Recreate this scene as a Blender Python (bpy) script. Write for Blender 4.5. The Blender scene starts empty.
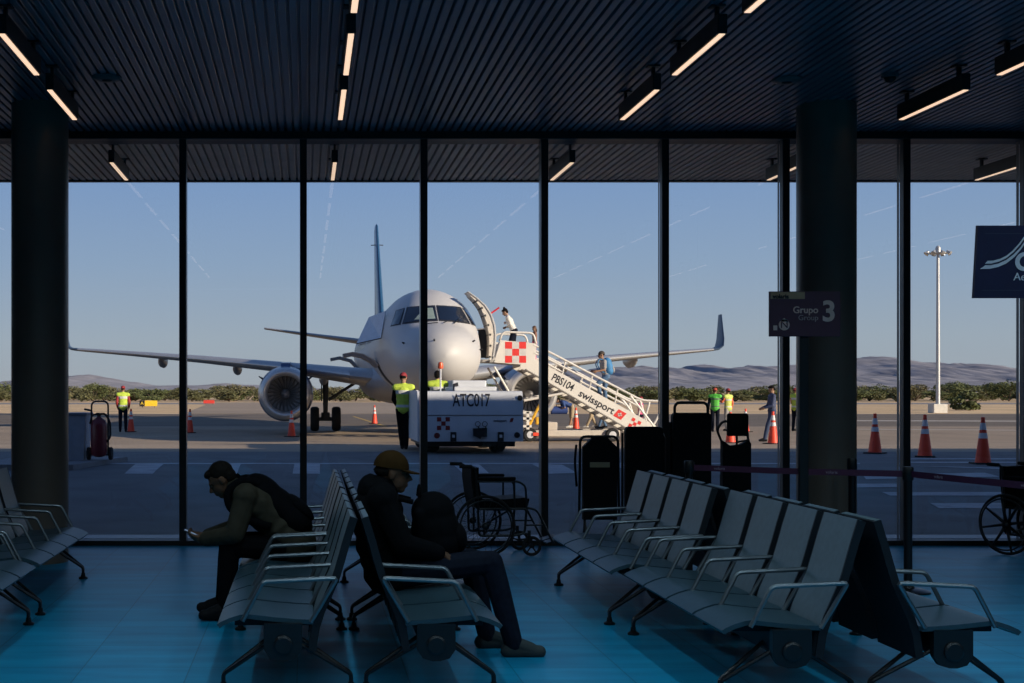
import bpy, bmesh, math, random
from mathutils import Vector, Matrix, noise
from mathutils.bvhtree import BVHTree

C = bpy.context.scene.collection
sc = bpy.context.scene
R = math.radians
PI = math.pi

# ------------------------------------------------------------------ camera, sky, sun, exposure
EYE = 1.6                      # eye height above the hall floor (m)
FPX = 1250.0                   # focal length in pixels of a 1024 px wide frame
cam_d = bpy.data.cameras.new('camera')
cam = bpy.data.objects.new('camera', cam_d)
C.objects.link(cam)
cam.location = (0, 0, EYE)
cam.rotation_euler = (R(90), 0, 0)
cam_d.sensor_width = 36
cam_d.lens = FPX * 36 / 1024
cam_d.shift_x = (512 - 306) / 1024
cam_d.shift_y = (391 - 341.5) / 1024
cam_d.clip_end = 12000
sc.camera = cam

sc.view_settings.view_transform = 'Standard'
sc.view_settings.look = 'None'
sc.view_settings.gamma = 1
sc.view_settings.use_curve_mapping = False
sc.view_settings.exposure = 0.0

world = bpy.data.worlds.new('sky')
sc.world = world
world.use_nodes = True
wn = world.node_tree.nodes
wl = world.node_tree.links
wn.clear()
w_out = wn.new('ShaderNodeOutputWorld')
w_bg = wn.new('ShaderNodeBackground')
w_tc = wn.new('ShaderNodeTexCoord')
w_sep = wn.new('ShaderNodeSeparateXYZ')
w_ramp = wn.new('ShaderNodeValToRGB')
wl.new(w_tc.outputs['Generated'], w_sep.inputs[0])
wl.new(w_sep.outputs['Z'], w_ramp.inputs[0])
wl.new(w_ramp.outputs[0], w_bg.inputs[0])
wl.new(w_bg.outputs[0], w_out.inputs[0])
cr = w_ramp.color_ramp
cr.elements[0].position = 0.0
cr.elements[0].color = (0.45, 0.48, 0.52, 1)
cr.elements[1].position = 1.0
cr.elements[1].color = (0.05, 0.10, 0.24, 1)
for p_, c_ in ((0.04, (0.43, 0.50, 0.575, 1)), (0.10, (0.335, 0.455, 0.63, 1)), (0.18, (0.24, 0.385, 0.66, 1)), (0.4, (0.11, 0.20, 0.42, 1))):
    e_ = cr.elements.new(p_)
    e_.color = c_
w_bg.inputs[1].default_value = 1.0

SUN_DIR = Vector((0.78, -0.62, 0.28)).normalized()      # from the scene towards the sun: low, behind the terminal
sun_d = bpy.data.lights.new('sun', 'SUN')
sun_d.energy = 7.2
sun_d.color = (1.0, 0.83, 0.64)
sun_d.angle = R(0.6)
sun = bpy.data.objects.new('sun', sun_d)
C.objects.link(sun)
sun.rotation_euler = SUN_DIR.to_track_quat('Z', 'Y').to_euler()

# ------------------------------------------------------------------ helpers
def gz(Y):
    """height of the apron: a gentle drainage crest in front of the terminal"""
    def ss(a, b, v):
        t = max(0.0, min(1.0, (v - a) / (b - a)))
        return t * t * (3 - 2 * t)
    return 0.18 * ss(15.5, 24, Y) * (1 - ss(31, 41, Y))

def P(x, y, Y):
    return Vector(((x - 306) * Y / FPX, Y, EYE - (y - 391) * Y / FPX))

def G(x, y):
    Y = 40.0
    for _ in range(40):
        Y = 0.5 * Y + 0.5 * (EYE - gz(Y)) * FPX / (y - 391)
    return Vector(((x - 306) * Y / FPX, Y, gz(Y)))

MATS = {}
def mat(name, col, rough=0.6, metal=0.0, var=0.08, scale=8.0, bump=0.0, spec=0.5, emit=None, estr=0.0, stretch=None, coord='Object', coat=0.0):
    if name in MATS:
        return MATS[name]
    m = bpy.data.materials.new(name)
    m.use_nodes = True
    nt = m.node_tree
    b = nt.nodes['Principled BSDF']
    b.inputs['Roughness'].default_value = rough
    b.inputs['Metallic'].default_value = metal
    b.inputs['Specular IOR Level'].default_value = spec
    b.inputs['Coat Weight'].default_value = coat
    tc = nt.nodes.new('ShaderNodeTexCoord')
    mp = nt.nodes.new('ShaderNodeMapping')
    nz = nt.nodes.new('ShaderNodeTexNoise')
    nz.inputs['Scale'].default_value = scale
    nz.inputs['Detail'].default_value = 5
    nt.links.new(tc.outputs[coord], mp.inputs[0])
    if stretch:
        mp.inputs['Scale'].default_value = stretch
    nt.links.new(mp.outputs[0], nz.inputs['Vector'])
    rp = nt.nodes.new('ShaderNodeValToRGB')
    rp.color_ramp.elements[0].position = 0.3
    rp.color_ramp.elements[1].position = 0.7
    rp.color_ramp.elements[0].color = tuple(c * (1 - var) for c in col[:3]) + (1,)
    rp.color_ramp.elements[1].color = tuple(min(1, c * (1 + var)) for c in col[:3]) + (1,)
    nt.links.new(nz.outputs['Fac'], rp.inputs[0])
    nt.links.new(rp.outputs[0], b.inputs['Base Color'])
    if bump:
        bp = nt.nodes.new('ShaderNodeBump')
        bp.inputs['Strength'].default_value = bump
        bp.inputs['Distance'].default_value = 0.02
        nt.links.new(nz.outputs['Fac'], bp.inputs['Height'])
        nt.links.new(bp.outputs[0], b.inputs['Normal'])
    if emit:
        b.inputs['Emission Color'].default_value = tuple(emit) + (1,)
        b.inputs['Emission Strength'].default_value = estr
    MATS[name] = m
    return m

def banded(name, col, band, zones, rough=0.7):
    """cloth with horizontal bands, by generated height"""
    if name in MATS:
        return MATS[name]
    m = mat(name, col, rough, var=0.1, scale=14)
    nt = m.node_tree
    b = nt.nodes['Principled BSDF']
    src = b.inputs['Base Color'].links[0].from_socket
    tc = nt.nodes.new('ShaderNodeTexCoord')
    sp = nt.nodes.new('ShaderNodeSeparateXYZ')
    nt.links.new(tc.outputs['Generated'], sp.inputs[0])
    rp = nt.nodes.new('ShaderNodeValToRGB')
    rp.color_ramp.interpolation = 'CONSTANT'
    rp.color_ramp.elements[0].color = (0, 0, 0, 1)
    rp.color_ramp.elements[1].position = zones[0][0]
    rp.color_ramp.elements[1].color = (1, 1, 1, 1)
    e = rp.color_ramp.elements.new(zones[0][1])
    e.color = (0, 0, 0, 1)
    for a, z in zones[1:]:
        e = rp.color_ramp.elements.new(a)
        e.color = (1, 1, 1, 1)
        e = rp.color_ramp.elements.new(z)
        e.color = (0, 0, 0, 1)
    nt.links.new(sp.outputs['Z'], rp.inputs[0])
    mx = nt.nodes.new('ShaderNodeMix')
    mx.data_type = 'RGBA'
    mx.inputs['B'].default_value = tuple(band) + (1,)
    nt.links.new(rp.outputs[0], mx.inputs['Factor'])
    nt.links.new(src, mx.inputs['A'])
    nt.links.new(mx.outputs['Result'], b.inputs['Base Color'])
    return m

def new_bm():
    return bmesh.new()

def bx(bm, x0, x1, y0, y1, z0, z1, bev=0.0):
    r = bmesh.ops.create_cube(bm, size=1)
    vs = r['verts']
    for v in vs:
        v.co = Vector(((x0 + x1) / 2 + v.co.x * (x1 - x0), (y0 + y1) / 2 + v.co.y * (y1 - y0), (z0 + z1) / 2 + v.co.z * (z1 - z0)))
    if bev:
        es = list({e for v in vs for e in v.link_edges})
        bmesh.ops.bevel(bm, geom=es, offset=bev, segments=2, affect='EDGES', profile=0.5)
    return bm

def frame_of(d):
    d = d.normalized()
    a = Vector((0, 0, 1)) if abs(d.z) < 0.9 else Vector((1, 0, 0))
    u = d.cross(a).normalized()
    return u, d.cross(u).normalized()

def tube(bm, pts, r, n=8, closed=False, caps=True):
    """pipe along a polyline; r one radius or one per point"""
    pts = [Vector(p) for p in pts]
    k = len(pts)
    rs = r if isinstance(r, (list, tuple)) else [r] * k
    rings = []
    u_prev = None
    for i in range(k):
        if closed:
            d = pts[(i + 1) % k] - pts[i - 1]
        else:
            d = pts[min(i + 1, k - 1)] - pts[max(i - 1, 0)]
        if d.length < 1e-9:
            d = Vector((0, 0, 1))
        d.normalize()
        if u_prev is None:
            u, v = frame_of(d)
        else:
            u = (u_prev - d * u_prev.dot(d))
            if u.length < 1e-6:
                u, v = frame_of(d)
            else:
                u.normalize()
            v = d.cross(u).normalized()
        u_prev = u
        # widen at bends so that the pipe keeps its bore
        s = 1.0
        if 0 < i < k - 1 or closed:
            a = (pts[i] - pts[i - 1]).normalized()
            c = max(0.35, a.dot(d))
            s = min(1.5, 1 / c)
        rings.append([bm.verts.new(pts[i] + (u * math.cos(2 * PI * j / n) + v * math.sin(2 * PI * j / n)) * rs[i] * (s if s < 1.2 else 1.2)) for j in range(n)])
    m = k if closed else k - 1
    for i in range(m):
        A, B = rings[i], rings[(i + 1) % k]
        for j in range(n):
            bm.faces.new((A[j], A[(j + 1) % n], B[(j + 1) % n], B[j]))
    if caps and not closed:
        bm.faces.new(list(reversed(rings[0])))
        bm.faces.new(rings[-1])
    return bm

def arc(c, r, a0, a1, n, ax=Vector((1, 0, 0)), ay=Vector((0, 0, 1))):
    return [Vector(c) + ax * (r * math.cos(a0 + (a1 - a0) * i / n)) + ay * (r * math.sin(a0 + (a1 - a0) * i / n)) for i in range(n + 1)]

def rounded(pts, r=0.05, n=4):
    """round the inner corners of a polyline"""
    pts = [Vector(p) for p in pts]
    out = [pts[0]]
    for i in range(1, len(pts) - 1):
        a, b, c = pts[i - 1], pts[i], pts[i + 1]
        d1 = (a - b)
        d2 = (c - b)
        q = min(r, d1.length * 0.45, d2.length * 0.45)
        s = b + d1.normalized() * q
        e = b + d2.normalized() * q
        for k in range(n + 1):
            t = k / n
            out.append((1 - t) ** 2 * s + 2 * t * (1 - t) * b + t * t * e)
    out.append(pts[-1])
    return out

def ring_torus(bm, c, r, rr, axis, n=36, m=6):
    u, v = frame_of(Vector(axis))
    pts = [Vector(c) + (u * math.cos(2 * PI * i / n) + v * math.sin(2 * PI * i / n)) * r for i in range(n)]
    return tube(bm, pts, rr, m, closed=True)

def lathe(bm, prof, c=(0, 0, 0), axis=(0, 0, 1), n=24, cap=True):
    """prof: (radius, distance along axis)"""
    ax = Vector(axis).normalized()
    u, v = frame_of(ax)
    c = Vector(c)
    rings = []
    for r, h in prof:
        rings.append([bm.verts.new(c + ax * h + (u * math.cos(2 * PI * j / n) + v * math.sin(2 * PI * j / n)) * max(r, 1e-4)) for j in range(n)])
    for A, B in zip(rings, rings[1:]):
        for j in range(n):
            bm.faces.new((A[j], A[(j + 1) % n], B[(j + 1) % n], B[j]))
    if cap:
        bm.faces.new(list(reversed(rings[0])))
        bm.faces.new(rings[-1])
    return bm

def prism(bm, poly, d0, d1, plane='xz'):
    """extrude a 2D polygon: plane xz along y, yz along x, xy along z"""
    def mk(p, d):
        if plane == 'xz':
            return Vector((p[0], d, p[1]))
        if plane == 'yz':
            return Vector((d, p[0], p[1]))
        return Vector((p[0], p[1], d))
    A = [bm.verts.new(mk(p, d0)) for p in poly]
    B = [bm.verts.new(mk(p, d1)) for p in poly]
    n = len(poly)
    bm.faces.new(A)
    bm.faces.new(list(reversed(B)))
    for i in range(n):
        bm.faces.new((A[i], B[i], B[(i + 1) % n], A[(i + 1) % n]))
    return bm

def sheet(bm, prof, y0, y1, th, plane='xz'):
    """a bent sheet of thickness th following an open 2D profile"""
    n = len(prof)
    left, right = [], []
    for i in range(n):
        a = Vector(prof[max(i - 1, 0)])
        b = Vector(prof[min(i + 1, n - 1)])
        d = (b - a).normalized()
        nn = Vector((-d.y, d.x))
        p = Vector(prof[i])
        left.append(p + nn * th / 2)
        right.append(p - nn * th / 2)
    def mk(p, d):
        if plane == 'xz':
            return Vector((p[0], d, p[1]))
        return Vector((d, p[0], p[1]))
    q = [[bm.verts.new(mk(p, y)) for p in row] for y in (y0, y1) for row in (left, right)]
    L0, R0, L1, R1 = q
    for i in range(n - 1):
        bm.faces.new((L0[i], L0[i + 1], L1[i + 1], L1[i]))
        bm.faces.new((R0[i + 1], R0[i], R1[i], R1[i + 1]))
        bm.faces.new((L0[i + 1], L0[i], R0[i], R0[i + 1]))
        bm.faces.new((L1[i], L1[i + 1], R1[i + 1], R1[i]))
    bm.faces.new((L0[0], L1[0], R1[0], R0[0]))
    bm.faces.new((L1[-1], L0[-1], R0[-1], R1[-1]))
    return bm

def ell(bm, p, rad, rot=None, sub=2):
    r = bmesh.ops.create_icosphere(bm, subdivisions=sub, radius=1)
    M = (rot.to_4x4() if rot is not None else Matrix.Identity(4))
    for v in r['verts']:
        c = Vector((v.co.x * rad[0], v.co.y * rad[1], v.co.z * rad[2]))
        v.co = Vector(p) + (M @ c)
    return bm

def limb(bm, p0, r0, p1, r1, n=10):
    p0, p1 = Vector(p0), Vector(p1)
    tube(bm, [p0, p1], [r0, r1], n)
    ell(bm, p0, (r0,) * 3, sub=1 if r0 < 0.02 else 2)
    ell(bm, p1, (r1,) * 3, sub=1 if r1 < 0.02 else 2)

def root_loc(o):
    v = Vector((0, 0, 0))
    while o is not None:
        v += o.location
        o = o.parent
    return v

def obj(name, bm, m, parent=None, world=False, smooth=False, loc=None):
    me = bpy.data.meshes.new(name)
    if world:
        off = root_loc(parent) if parent is not None else Vector(loc if loc is not None else (0, 0, 0))
        bmesh.ops.translate(bm, verts=bm.verts[:], vec=-off)
    bmesh.ops.recalc_face_normals(bm, faces=bm.faces[:])
    bm.to_mesh(me)
    bm.free()
    if smooth:
        for p in me.polygons:
            p.use_smooth = True
        if smooth == 'auto':
            try:
                me.set_sharp_from_angle(angle=R(40))
            except Exception:
                pass
    for q in (m if isinstance(m, (list, tuple)) else [m]):
        me.materials.append(q)
    o = bpy.data.objects.new(name, me)
    C.objects.link(o)
    if parent is not None:
        o.parent = parent
    elif loc is not None:
        o.location = loc
    return o

def thing(name, label, cat, loc=(0, 0, 0), rotz=0.0, group=None):
    o = bpy.data.objects.new(name, None)
    o.empty_display_size = 0.1
    C.objects.link(o)
    o.location = loc
    o.rotation_euler = (0, 0, rotz)
    o['label'] = label
    o['category'] = cat
    if group:
        o['group'] = group
    return o

def tag(o, label, cat, group=None, kind=None):
    if label:
        o['label'] = label
    if cat:
        o['category'] = cat
    if group:
        o['group'] = group
    if kind:
        o['kind'] = kind
    return o

def struct(name, bm, m, label=None, smooth=False, kind='structure'):
    o = obj(name, bm, m, smooth=smooth)
    o['kind'] = kind
    if label:
        o['label'] = label
        o['category'] = name.split('_')[0]
    return o

def dup(root, loc, rotz=0.0, label=None, group=None):
    r = root.copy()
    C.objects.link(r)
    r.location = loc
    r.rotation_euler = (0, 0, rotz)
    if label:
        r['label'] = label
    if group:
        r['group'] = group
    for ch in list(root.children):
        c = ch.copy()
        C.objects.link(c)
        c.parent = r
        for g in list(ch.children):
            d = g.copy()
            C.objects.link(d)
            d.parent = c
    return r

def lettering(text, size, m, parent, loc, rot, name='lettering', sx=1.0, bold=0.0, ext=0.002, align='CENTER', label=None):
    """raised lettering as a mesh; loc local to the parent"""
    cu = bpy.data.curves.new('t', 'FONT')
    cu.body = text
    cu.size = size
    cu.extrude = ext
    cu.offset = bold
    cu.align_x = align
    cu.align_y = 'CENTER'
    to = bpy.data.objects.new('t', cu)
    C.objects.link(to)
    bpy.context.view_layer.update()
    me = bpy.data.meshes.new_from_object(to)
    bpy.data.objects.remove(to)
    me.materials.clear()
    me.materials.append(m)
    M = Matrix.Translation(Vector(loc)) @ rot.to_matrix().to_4x4() @ Matrix.Diagonal((sx, 1, 1, 1))
    me.transform(M)
    o = bpy.data.objects.new(name, me)
    C.objects.link(o)
    o.parent = parent
    return o

from mathutils import Euler
FRONT = Euler((R(90), 0, 0))          # lettering upright, read from the hall (from -Y)

# ------------------------------------------------------------------ shared materials
M_black = mat('black_frame', (0.008, 0.009, 0.011), 0.45)
M_blackm = mat('black_metal', (0.012, 0.013, 0.016), 0.35, 0.3)
M_rubber = mat('black_rubber', (0.012, 0.012, 0.013), 0.8)
M_chrome = mat('polished_metal', (0.20, 0.23, 0.26), 0.32, 0.85, 0.04)
M_white = mat('white_paint', (0.78, 0.76, 0.73), 0.4, 0, 0.03, 2.0)
M_red = mat('red_paint', (0.62, 0.05, 0.035), 0.5)
M_dtext = mat('dark_lettering', (0.012, 0.012, 0.02), 0.6)
# ------------------------------------------------------------------ the hall
XL, XR, YB, YW = -12.0, 16.4, -7.0, 13.0
FLOOR_A = (0.003, 0.21, 0.40)  # blue wash over the lower view is put into the tile colours
FLOOR_B = (0.005, 0.33, 0.58)
ZC = 4.28

def floor_material():
    m = bpy.data.materials.new('blue_washed_tiles')
    m.use_nodes = True
    nt = m.node_tree
    b = nt.nodes['Principled BSDF']
    tc = nt.nodes.new('ShaderNodeTexCoord')
    mp = nt.nodes.new('ShaderNodeMapping')
    mp.inputs['Location'].default_value = (1.29, 0.2, 0)
    nt.links.new(tc.outputs['Object'], mp.inputs[0])
    br = nt.nodes.new('ShaderNodeTexBrick')
    br.offset = 0.0
    br.inputs['Scale'].default_value = 1.0
    br.inputs['Brick Width'].default_value = 0.62
    br.inputs['Row Height'].default_value = 0.62
    br.inputs['Mortar Size'].default_value = 0.004
    br.inputs['Mortar Smooth'].default_value = 0.3
    br.inputs['Color1'].default_value = (1, 1, 1, 1)
    br.inputs['Color2'].default_value = (0.84, 0.84, 0.84, 1)
    br.inputs['Mortar'].default_value = (0.5, 0.5, 0.5, 1)
    nt.links.new(mp.outputs[0], br.inputs['Vector'])
    m2 = nt.nodes.new('ShaderNodeMapping')
    m2.inputs['Scale'].default_value = (0.7, 3.6, 1)
    nt.links.new(tc.outputs['Object'], m2.inputs[0])
    nz = nt.nodes.new('ShaderNodeTexNoise')
    nz.inputs['Scale'].default_value = 1.6
    nz.inputs['Detail'].default_value = 6
    nt.links.new(m2.outputs[0], nz.inputs['Vector'])
    rp = nt.nodes.new('ShaderNodeValToRGB')
    rp.color_ramp.elements[0].position = 0.32
    rp.color_ramp.elements[1].position = 0.72
    rp.color_ramp.elements[0].color = FLOOR_A + (1,)
    rp.color_ramp.elements[1].color = FLOOR_B + (1,)
    nt.links.new(nz.outputs['Fac'], rp.inputs[0])
    mx = nt.nodes.new('ShaderNodeMix')
    mx.data_type = 'RGBA'
    mx.blend_type = 'MULTIPLY'
    mx.inputs['Factor'].default_value = 1
    nt.links.new(rp.outputs[0], mx.inputs['A'])
    nt.links.new(br.outputs['Color'], mx.inputs['B'])
    nt.links.new(mx.outputs['Result'], b.inputs['Base Color'])
    b.inputs['Roughness'].default_value = 0.42
    b.inputs['Specular IOR Level'].default_value = 0.22
    return m



bm = new_bm()
bx(bm, XL, XR, YB, YW - 0.05, -0.2, 0.0)
struct('floor', bm, floor_material(), 'tiled floor of the departure hall, a blue wash in its colour')

M_wall = mat('dark_wall', (0.05, 0.06, 0.075), 0.6)
for nm, a in (('wall_left', (XL - 0.2, XL, YB, YW)), ('wall_right', (XR, XR + 0.2, YB, YW)), ('wall_back', (XL, XR, YB - 0.2, YB))):
    bm = new_bm()
    bx(bm, a[0], a[1], a[2], a[3], -0.2, ZC)
    struct(nm, bm, M_wall, 'dark plain ' + nm.replace('_', ' ') + ' of the hall')

def slatted(x0, x1, y0, y1, z, pitch, groove, depth):
    """linear metal ceiling: flat lamellae with open grooves running towards the glass"""
    bm = new_bm()
    prof = []
    x = x0
    while x < x1:
        prof += [(x, z + depth), (x + groove * 0.5, z + depth), (x + groove * 0.7, z + 0.002), (x + groove, z), (x + pitch - 0.004, z), (x + pitch, z + 0.004)]
        x += pitch
    lo0 = [bm.verts.new((p[0], y0, p[1])) for p in prof]
    lo1 = [bm.verts.new((p[0], y1, p[1])) for p in prof]
    for i in range(len(prof) - 1):
        bm.faces.new((lo0[i], lo0[i + 1], lo1[i + 1], lo1[i]))
    bx(bm, x0, x1, y0, y1, z + depth + 0.01, z + depth + 0.1)
    return bm

M_ceil = mat('ceiling_slats', (0.17, 0.18, 0.23), 0.34, 0.35, 0.15, 3.0, spec=0.5, stretch=(1, 0.3, 1))
M_soff = mat('soffit_slats', (0.72, 0.55, 0.43), 0.42, 0.0, 0.12, 3.0)  # warm bounce from the sunlit ground is put into the slat colour
struct('ceiling', slatted(XL, XR, YB, 12.9, ZC, 0.077, 0.033, 0.035), M_ceil, 'dark slatted metal ceiling of the departure hall')
struct('trim_1', slatted(XL - 8, XR + 30, 13.2, 15.9, ZC, 0.092, 0.038, 0.035), M_soff, 'slatted soffit of the roof overhang outside the glass')
bm = new_bm()
bx(bm, XL - 8, XR + 30, 15.9, 16.0, ZC - 0.012, 6.9)
bx(bm, XL - 8, XR + 30, -8, 15.9, ZC + 0.2, 6.8)
struct('trim_2', bm, mat('roof_fascia', (0.03, 0.03, 0.035), 0.5), 'dark roof slab and fascia of the terminal')

# glazing: mullions every 1.247 m, transom, bottom rail, sill
BAY = 1.2495
X0 = -0.027
k0 = math.ceil((XL - X0) / BAY)
k1 = math.floor((XR - X0) / BAY)
M_mull = mat('mullion', (0.12, 0.123, 0.128), 0.4, 0.2)
n_tr = 3
for k in range(k0, k1 + 1):
    x = X0 + k * BAY
    bm = new_bm()
    bx(bm, x - 0.035, x + 0.035, 12.95, 13.09, 0.0, ZC + 0.03, 0.004)
    bx(bm, x - 0.036, x + 0.036, 12.932, 12.952, 0.0, ZC, 0.003)
    for f in bm.faces:
        f.material_index = 1 if f.calc_center_median().y < 12.9525 else 0  # indoor face black: its lack of light is put into the colour
    struct('trim_%d' % n_tr, bm, [M_mull, M_black], 'slim dark mullion of the glass wall')
    n_tr += 1
bm = new_bm()
bx(bm, XL, XR, 12.9, 13.2, ZC - 0.075, ZC + 0.14, 0.004)
struct('trim_%d' % n_tr, bm, M_black, 'dark transom where the glass meets the ceiling'); n_tr += 1
bm = new_bm()
bx(bm, XL, XR, 12.93, 13.08, -0.02, 0.052, 0.004)
struct('trim_%d' % n_tr, bm, M_black, 'dark bottom rail of the glass wall'); n_tr += 1
bm = new_bm()
bx(bm, XL, XR, 13.08, 13.42, -0.05, 0.058, 0.006)
struct('trim_%d' % n_tr, bm, mat('sill', (0.30, 0.32, 0.34), 0.5, 0.4), 'pale metal sill outside the glass'); n_tr += 1

def glass_material():
    m = bpy.data.materials.new('window_glass')
    m.use_nodes = True
    nt = m.node_tree
    nt.nodes.clear()
    out = nt.nodes.new('ShaderNodeOutputMaterial')
    tr = nt.nodes.new('ShaderNodeBsdfTransparent')
    tr.inputs[0].default_value = (0.90, 0.92, 0.93, 1)
    gl = nt.nodes.new('ShaderNodeBsdfGlossy')
    gl.inputs['Roughness'].default_value = 0.0
    gl.inputs['Color'].default_value = (0.9, 0.95, 1, 1)
    fr = nt.nodes.new('ShaderNodeFresnel')
    fr.inputs['IOR'].default_value = 1.45
    mx = nt.nodes.new('ShaderNodeMixShader')
    nt.links.new(fr.outputs[0], mx.inputs[0])
    nt.links.new(tr.outputs[0], mx.inputs[1])
    nt.links.new(gl.outputs[0], mx.inputs[2])
    nt.links.new(mx.outputs[0], out.inputs[0])
    return m
M_glass = glass_material()
xs = [XL] + [X0 + k * BAY for k in range(k0, k1 + 1)] + [XR]
n_w = 1
for a, b in zip(xs, xs[1:]):
    if b - a < 0.15:
        continue
    bm = new_bm()
    vs = [bm.verts.new(p) for p in ((a + 0.037, 13.02, 0.05), (b - 0.037, 13.02, 0.05), (b - 0.037, 13.02, ZC - 0.07), (a + 0.037, 13.02, ZC - 0.07))]
    bm.faces.new(vs)
    r_ = bmesh.ops.extrude_face_region(bm, geom=bm.faces[:])
    bmesh.ops.translate(bm, verts=[g for g in r_['geom'] if isinstance(g, bmesh.types.BMVert)], vec=(0, 0.012, 0))
    struct('window_%d' % n_w, bm, M_glass, 'tall clear pane of the glass wall')
    n_w += 1

# round columns
M_col = mat('column_paint', (0.165, 0.125, 0.098), 0.38, 0.1, 0.08, 2.5)
for x, lb in ((-2.50, 'dark round column beside the fire extinguisher and the grey bin'), (4.89, 'dark round column behind the group three sign')):
    bm = new_bm()
    lathe(bm, [(0.264, 0.0), (0.264, ZC + 0.03)], (x, 11.75, 0), n=48)
    o = struct('column', bm, M_col, lb, smooth='auto')

# ------------------------------------------------------------------ ceiling lights
M_house = mat('light_housing', (0.014, 0.014, 0.015), 0.45)
M_lamp = mat('warm_diffuser', (0.9, 0.8, 0.7), 0.5, emit=(1.0, 0.68, 0.46), estr=1.05)
ORD = ['nearest to', 'second from', 'third from', 'fourth from', 'fifth from', 'sixth from', 'seventh from', 'eighth from']
proto = None
def ceiling_light(x, y, ln, label, group):
    global proto
    if proto is None:
        t = thing('ceiling_light', label, 'light', (x, y, 0), 0, group)
        bm = new_bm()
        bx(bm, -0.033, 0.033, 0, 1.13, 4.056, 4.19, 0.004)
        obj('housing', bm, M_house, t)
        bm = new_bm()
        bx(bm, -0.020, 0.020, 0.01, 1.12, 4.05, 4.062)
        obj('diffuser', bm, M_lamp, t)
        for yy in (0.12, 1.01):
            bm = new_bm()
            bx(bm, -0.012, 0.012, yy - 0.02, yy + 0.02, 4.185, ZC + 0.01)
            bx(bm, -0.05, 0.05, yy - 0.04, yy + 0.04, ZC - 0.012, ZC + 0.005)
            obj('hanger', bm, M_house, t)
        proto = t
        return t
    return dup(proto, (x, y, 0), 0, label, group)
def floor_fill(x, y, watts):
    """added cool fill light under one fixture, washing the floor blue"""
    ld = bpy.data.lights.new('fill_light', 'AREA')
    ld.shape = 'RECTANGLE'
    ld.size, ld.size_y = 0.06, 1.1
    ld.energy = watts
    ld.color = (0.62, 0.88, 1.0)  # cool fill added for the floor; the fixtures themselves glow warm
    ld.spread = R(148)
    lo = bpy.data.objects.new('fill_light', ld)
    C.objects.link(lo)
    lo.location = (x, y + 0.565, 4.045)
ROWS = [(-2.09, 'over the column beside the fire extinguisher'), (0.31, 'over the benches where two men sit'),
        (2.86, 'over the empty back-to-back benches'), (5.38, 'beyond the group three sign'), (7.80, 'over the navy airline sign')]
seen = {0: (0, 1, 'o'), 1: (0, 1, 2, 'o'), 2: (0, 1, 2, 'o'), 3: (0, 1, 'o'), 4: ('o',)}
for ri, (rx, where) in enumerate(ROWS):
    ceiling_light(rx, 13.42, 1.13, 'slim light under the outdoor soffit, row ' + where, 'lights under the soffit')
    for i in range(8):
        y = 10.18 - 1.6 * i
        if i in seen[ri]:
            lb = 'slim ceiling light, %s the glass, row %s' % (ORD[i], where)
            gp = 'ceiling lights near the glass'
        else:
            lb = 'lit slim ceiling light further back in the hall'
            gp = 'ceiling lights further back in the hall'
        t = ceiling_light(rx, y, 1.13, lb, gp)
        if i >= 2:
            floor_fill(rx, y, 8.0 if i < 6 else 15.0)
for rx in (-4.6, 10.3):
    for i in range(7):
        ceiling_light(rx, 10.18 - 1.6 * i, 1.13, 'lit slim ceiling light further back in the hall', 'ceiling lights further back in the hall')

M_det = mat('detector_grey', (0.10, 0.10, 0.11), 0.5)
for (px, py, lb) in ((107, 77, 'flat round smoke detector near the light over the extinguisher-side column'), (787, 79, 'flat round smoke detector above the group three sign')):
    Y = (ZC - EYE) * FPX / (391 - py)
    p = P(px, py, Y)
    bm = new_bm()
    lathe(bm, [(0.07, -0.03), (0.11, -0.022), (0.125, -0.008), (0.125, 0.004)], (0, 0, 0), n=28)
    t = thing('smoke_detector', lb, 'detector', (p.x, Y, ZC), 0, 'smoke detectors')
    obj('housing', bm, M_det, t, smooth=True)
    bm = new_bm()
    lathe(bm, [(0.02, -0.042), (0.04, -0.036), (0.045, -0.028)], (0, 0, 0), n=16)
    obj('sensor', bm, M_black, t)
Y = (ZC - EYE) * FPX / (391 - 74)
t = thing('dome_camera', 'small dark dome camera on the ceiling between two light rows', 'camera', (P(890, 74, Y).x, Y, ZC))
bm = new_bm()
lathe(bm, [(0.07, -0.03), (0.07, 0.004)], n=24)
obj('mount', bm, M_det, t, smooth='auto')
bm = new_bm()
lathe(bm, [(0.006, -0.075), (0.03, -0.068), (0.045, -0.05), (0.05, -0.028)], n=20)
obj('dome', bm, M_black, t, smooth=True)

# ------------------------------------------------------------------ benches
M_seat = mat('seat_shell', (0.085, 0.130, 0.155), 0.42, 0.1, 0.1, 22, spec=0.4)
M_seat_shaded = mat('seat_shell_shaded', (0.030, 0.066, 0.090), 0.40, 0.1, 0.1, 22, spec=0.4)  # darker copy of the shell; the seats' shade is put into the colour
M_seatedge = mat('seat_frame', (0.014, 0.018, 0.024), 0.5, 0.0, spec=0.15)
PITCH = 0.50
BACK = [(0.705, 0.94), (0.668, 0.82), (0.640, 0.72), (0.612, 0.627), (0.57, 0.53), (0.532, 0.445), (0.505, 0.36), (0.487, 0.24)]
SEAT = [(0.0, 0.366), (0.015, 0.378), (0.06, 0.398), (0.115, 0.415), (0.15, 0.419), (0.20, 0.413), (0.30, 0.402), (0.42, 0.392), (0.5, 0.389)]

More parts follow.
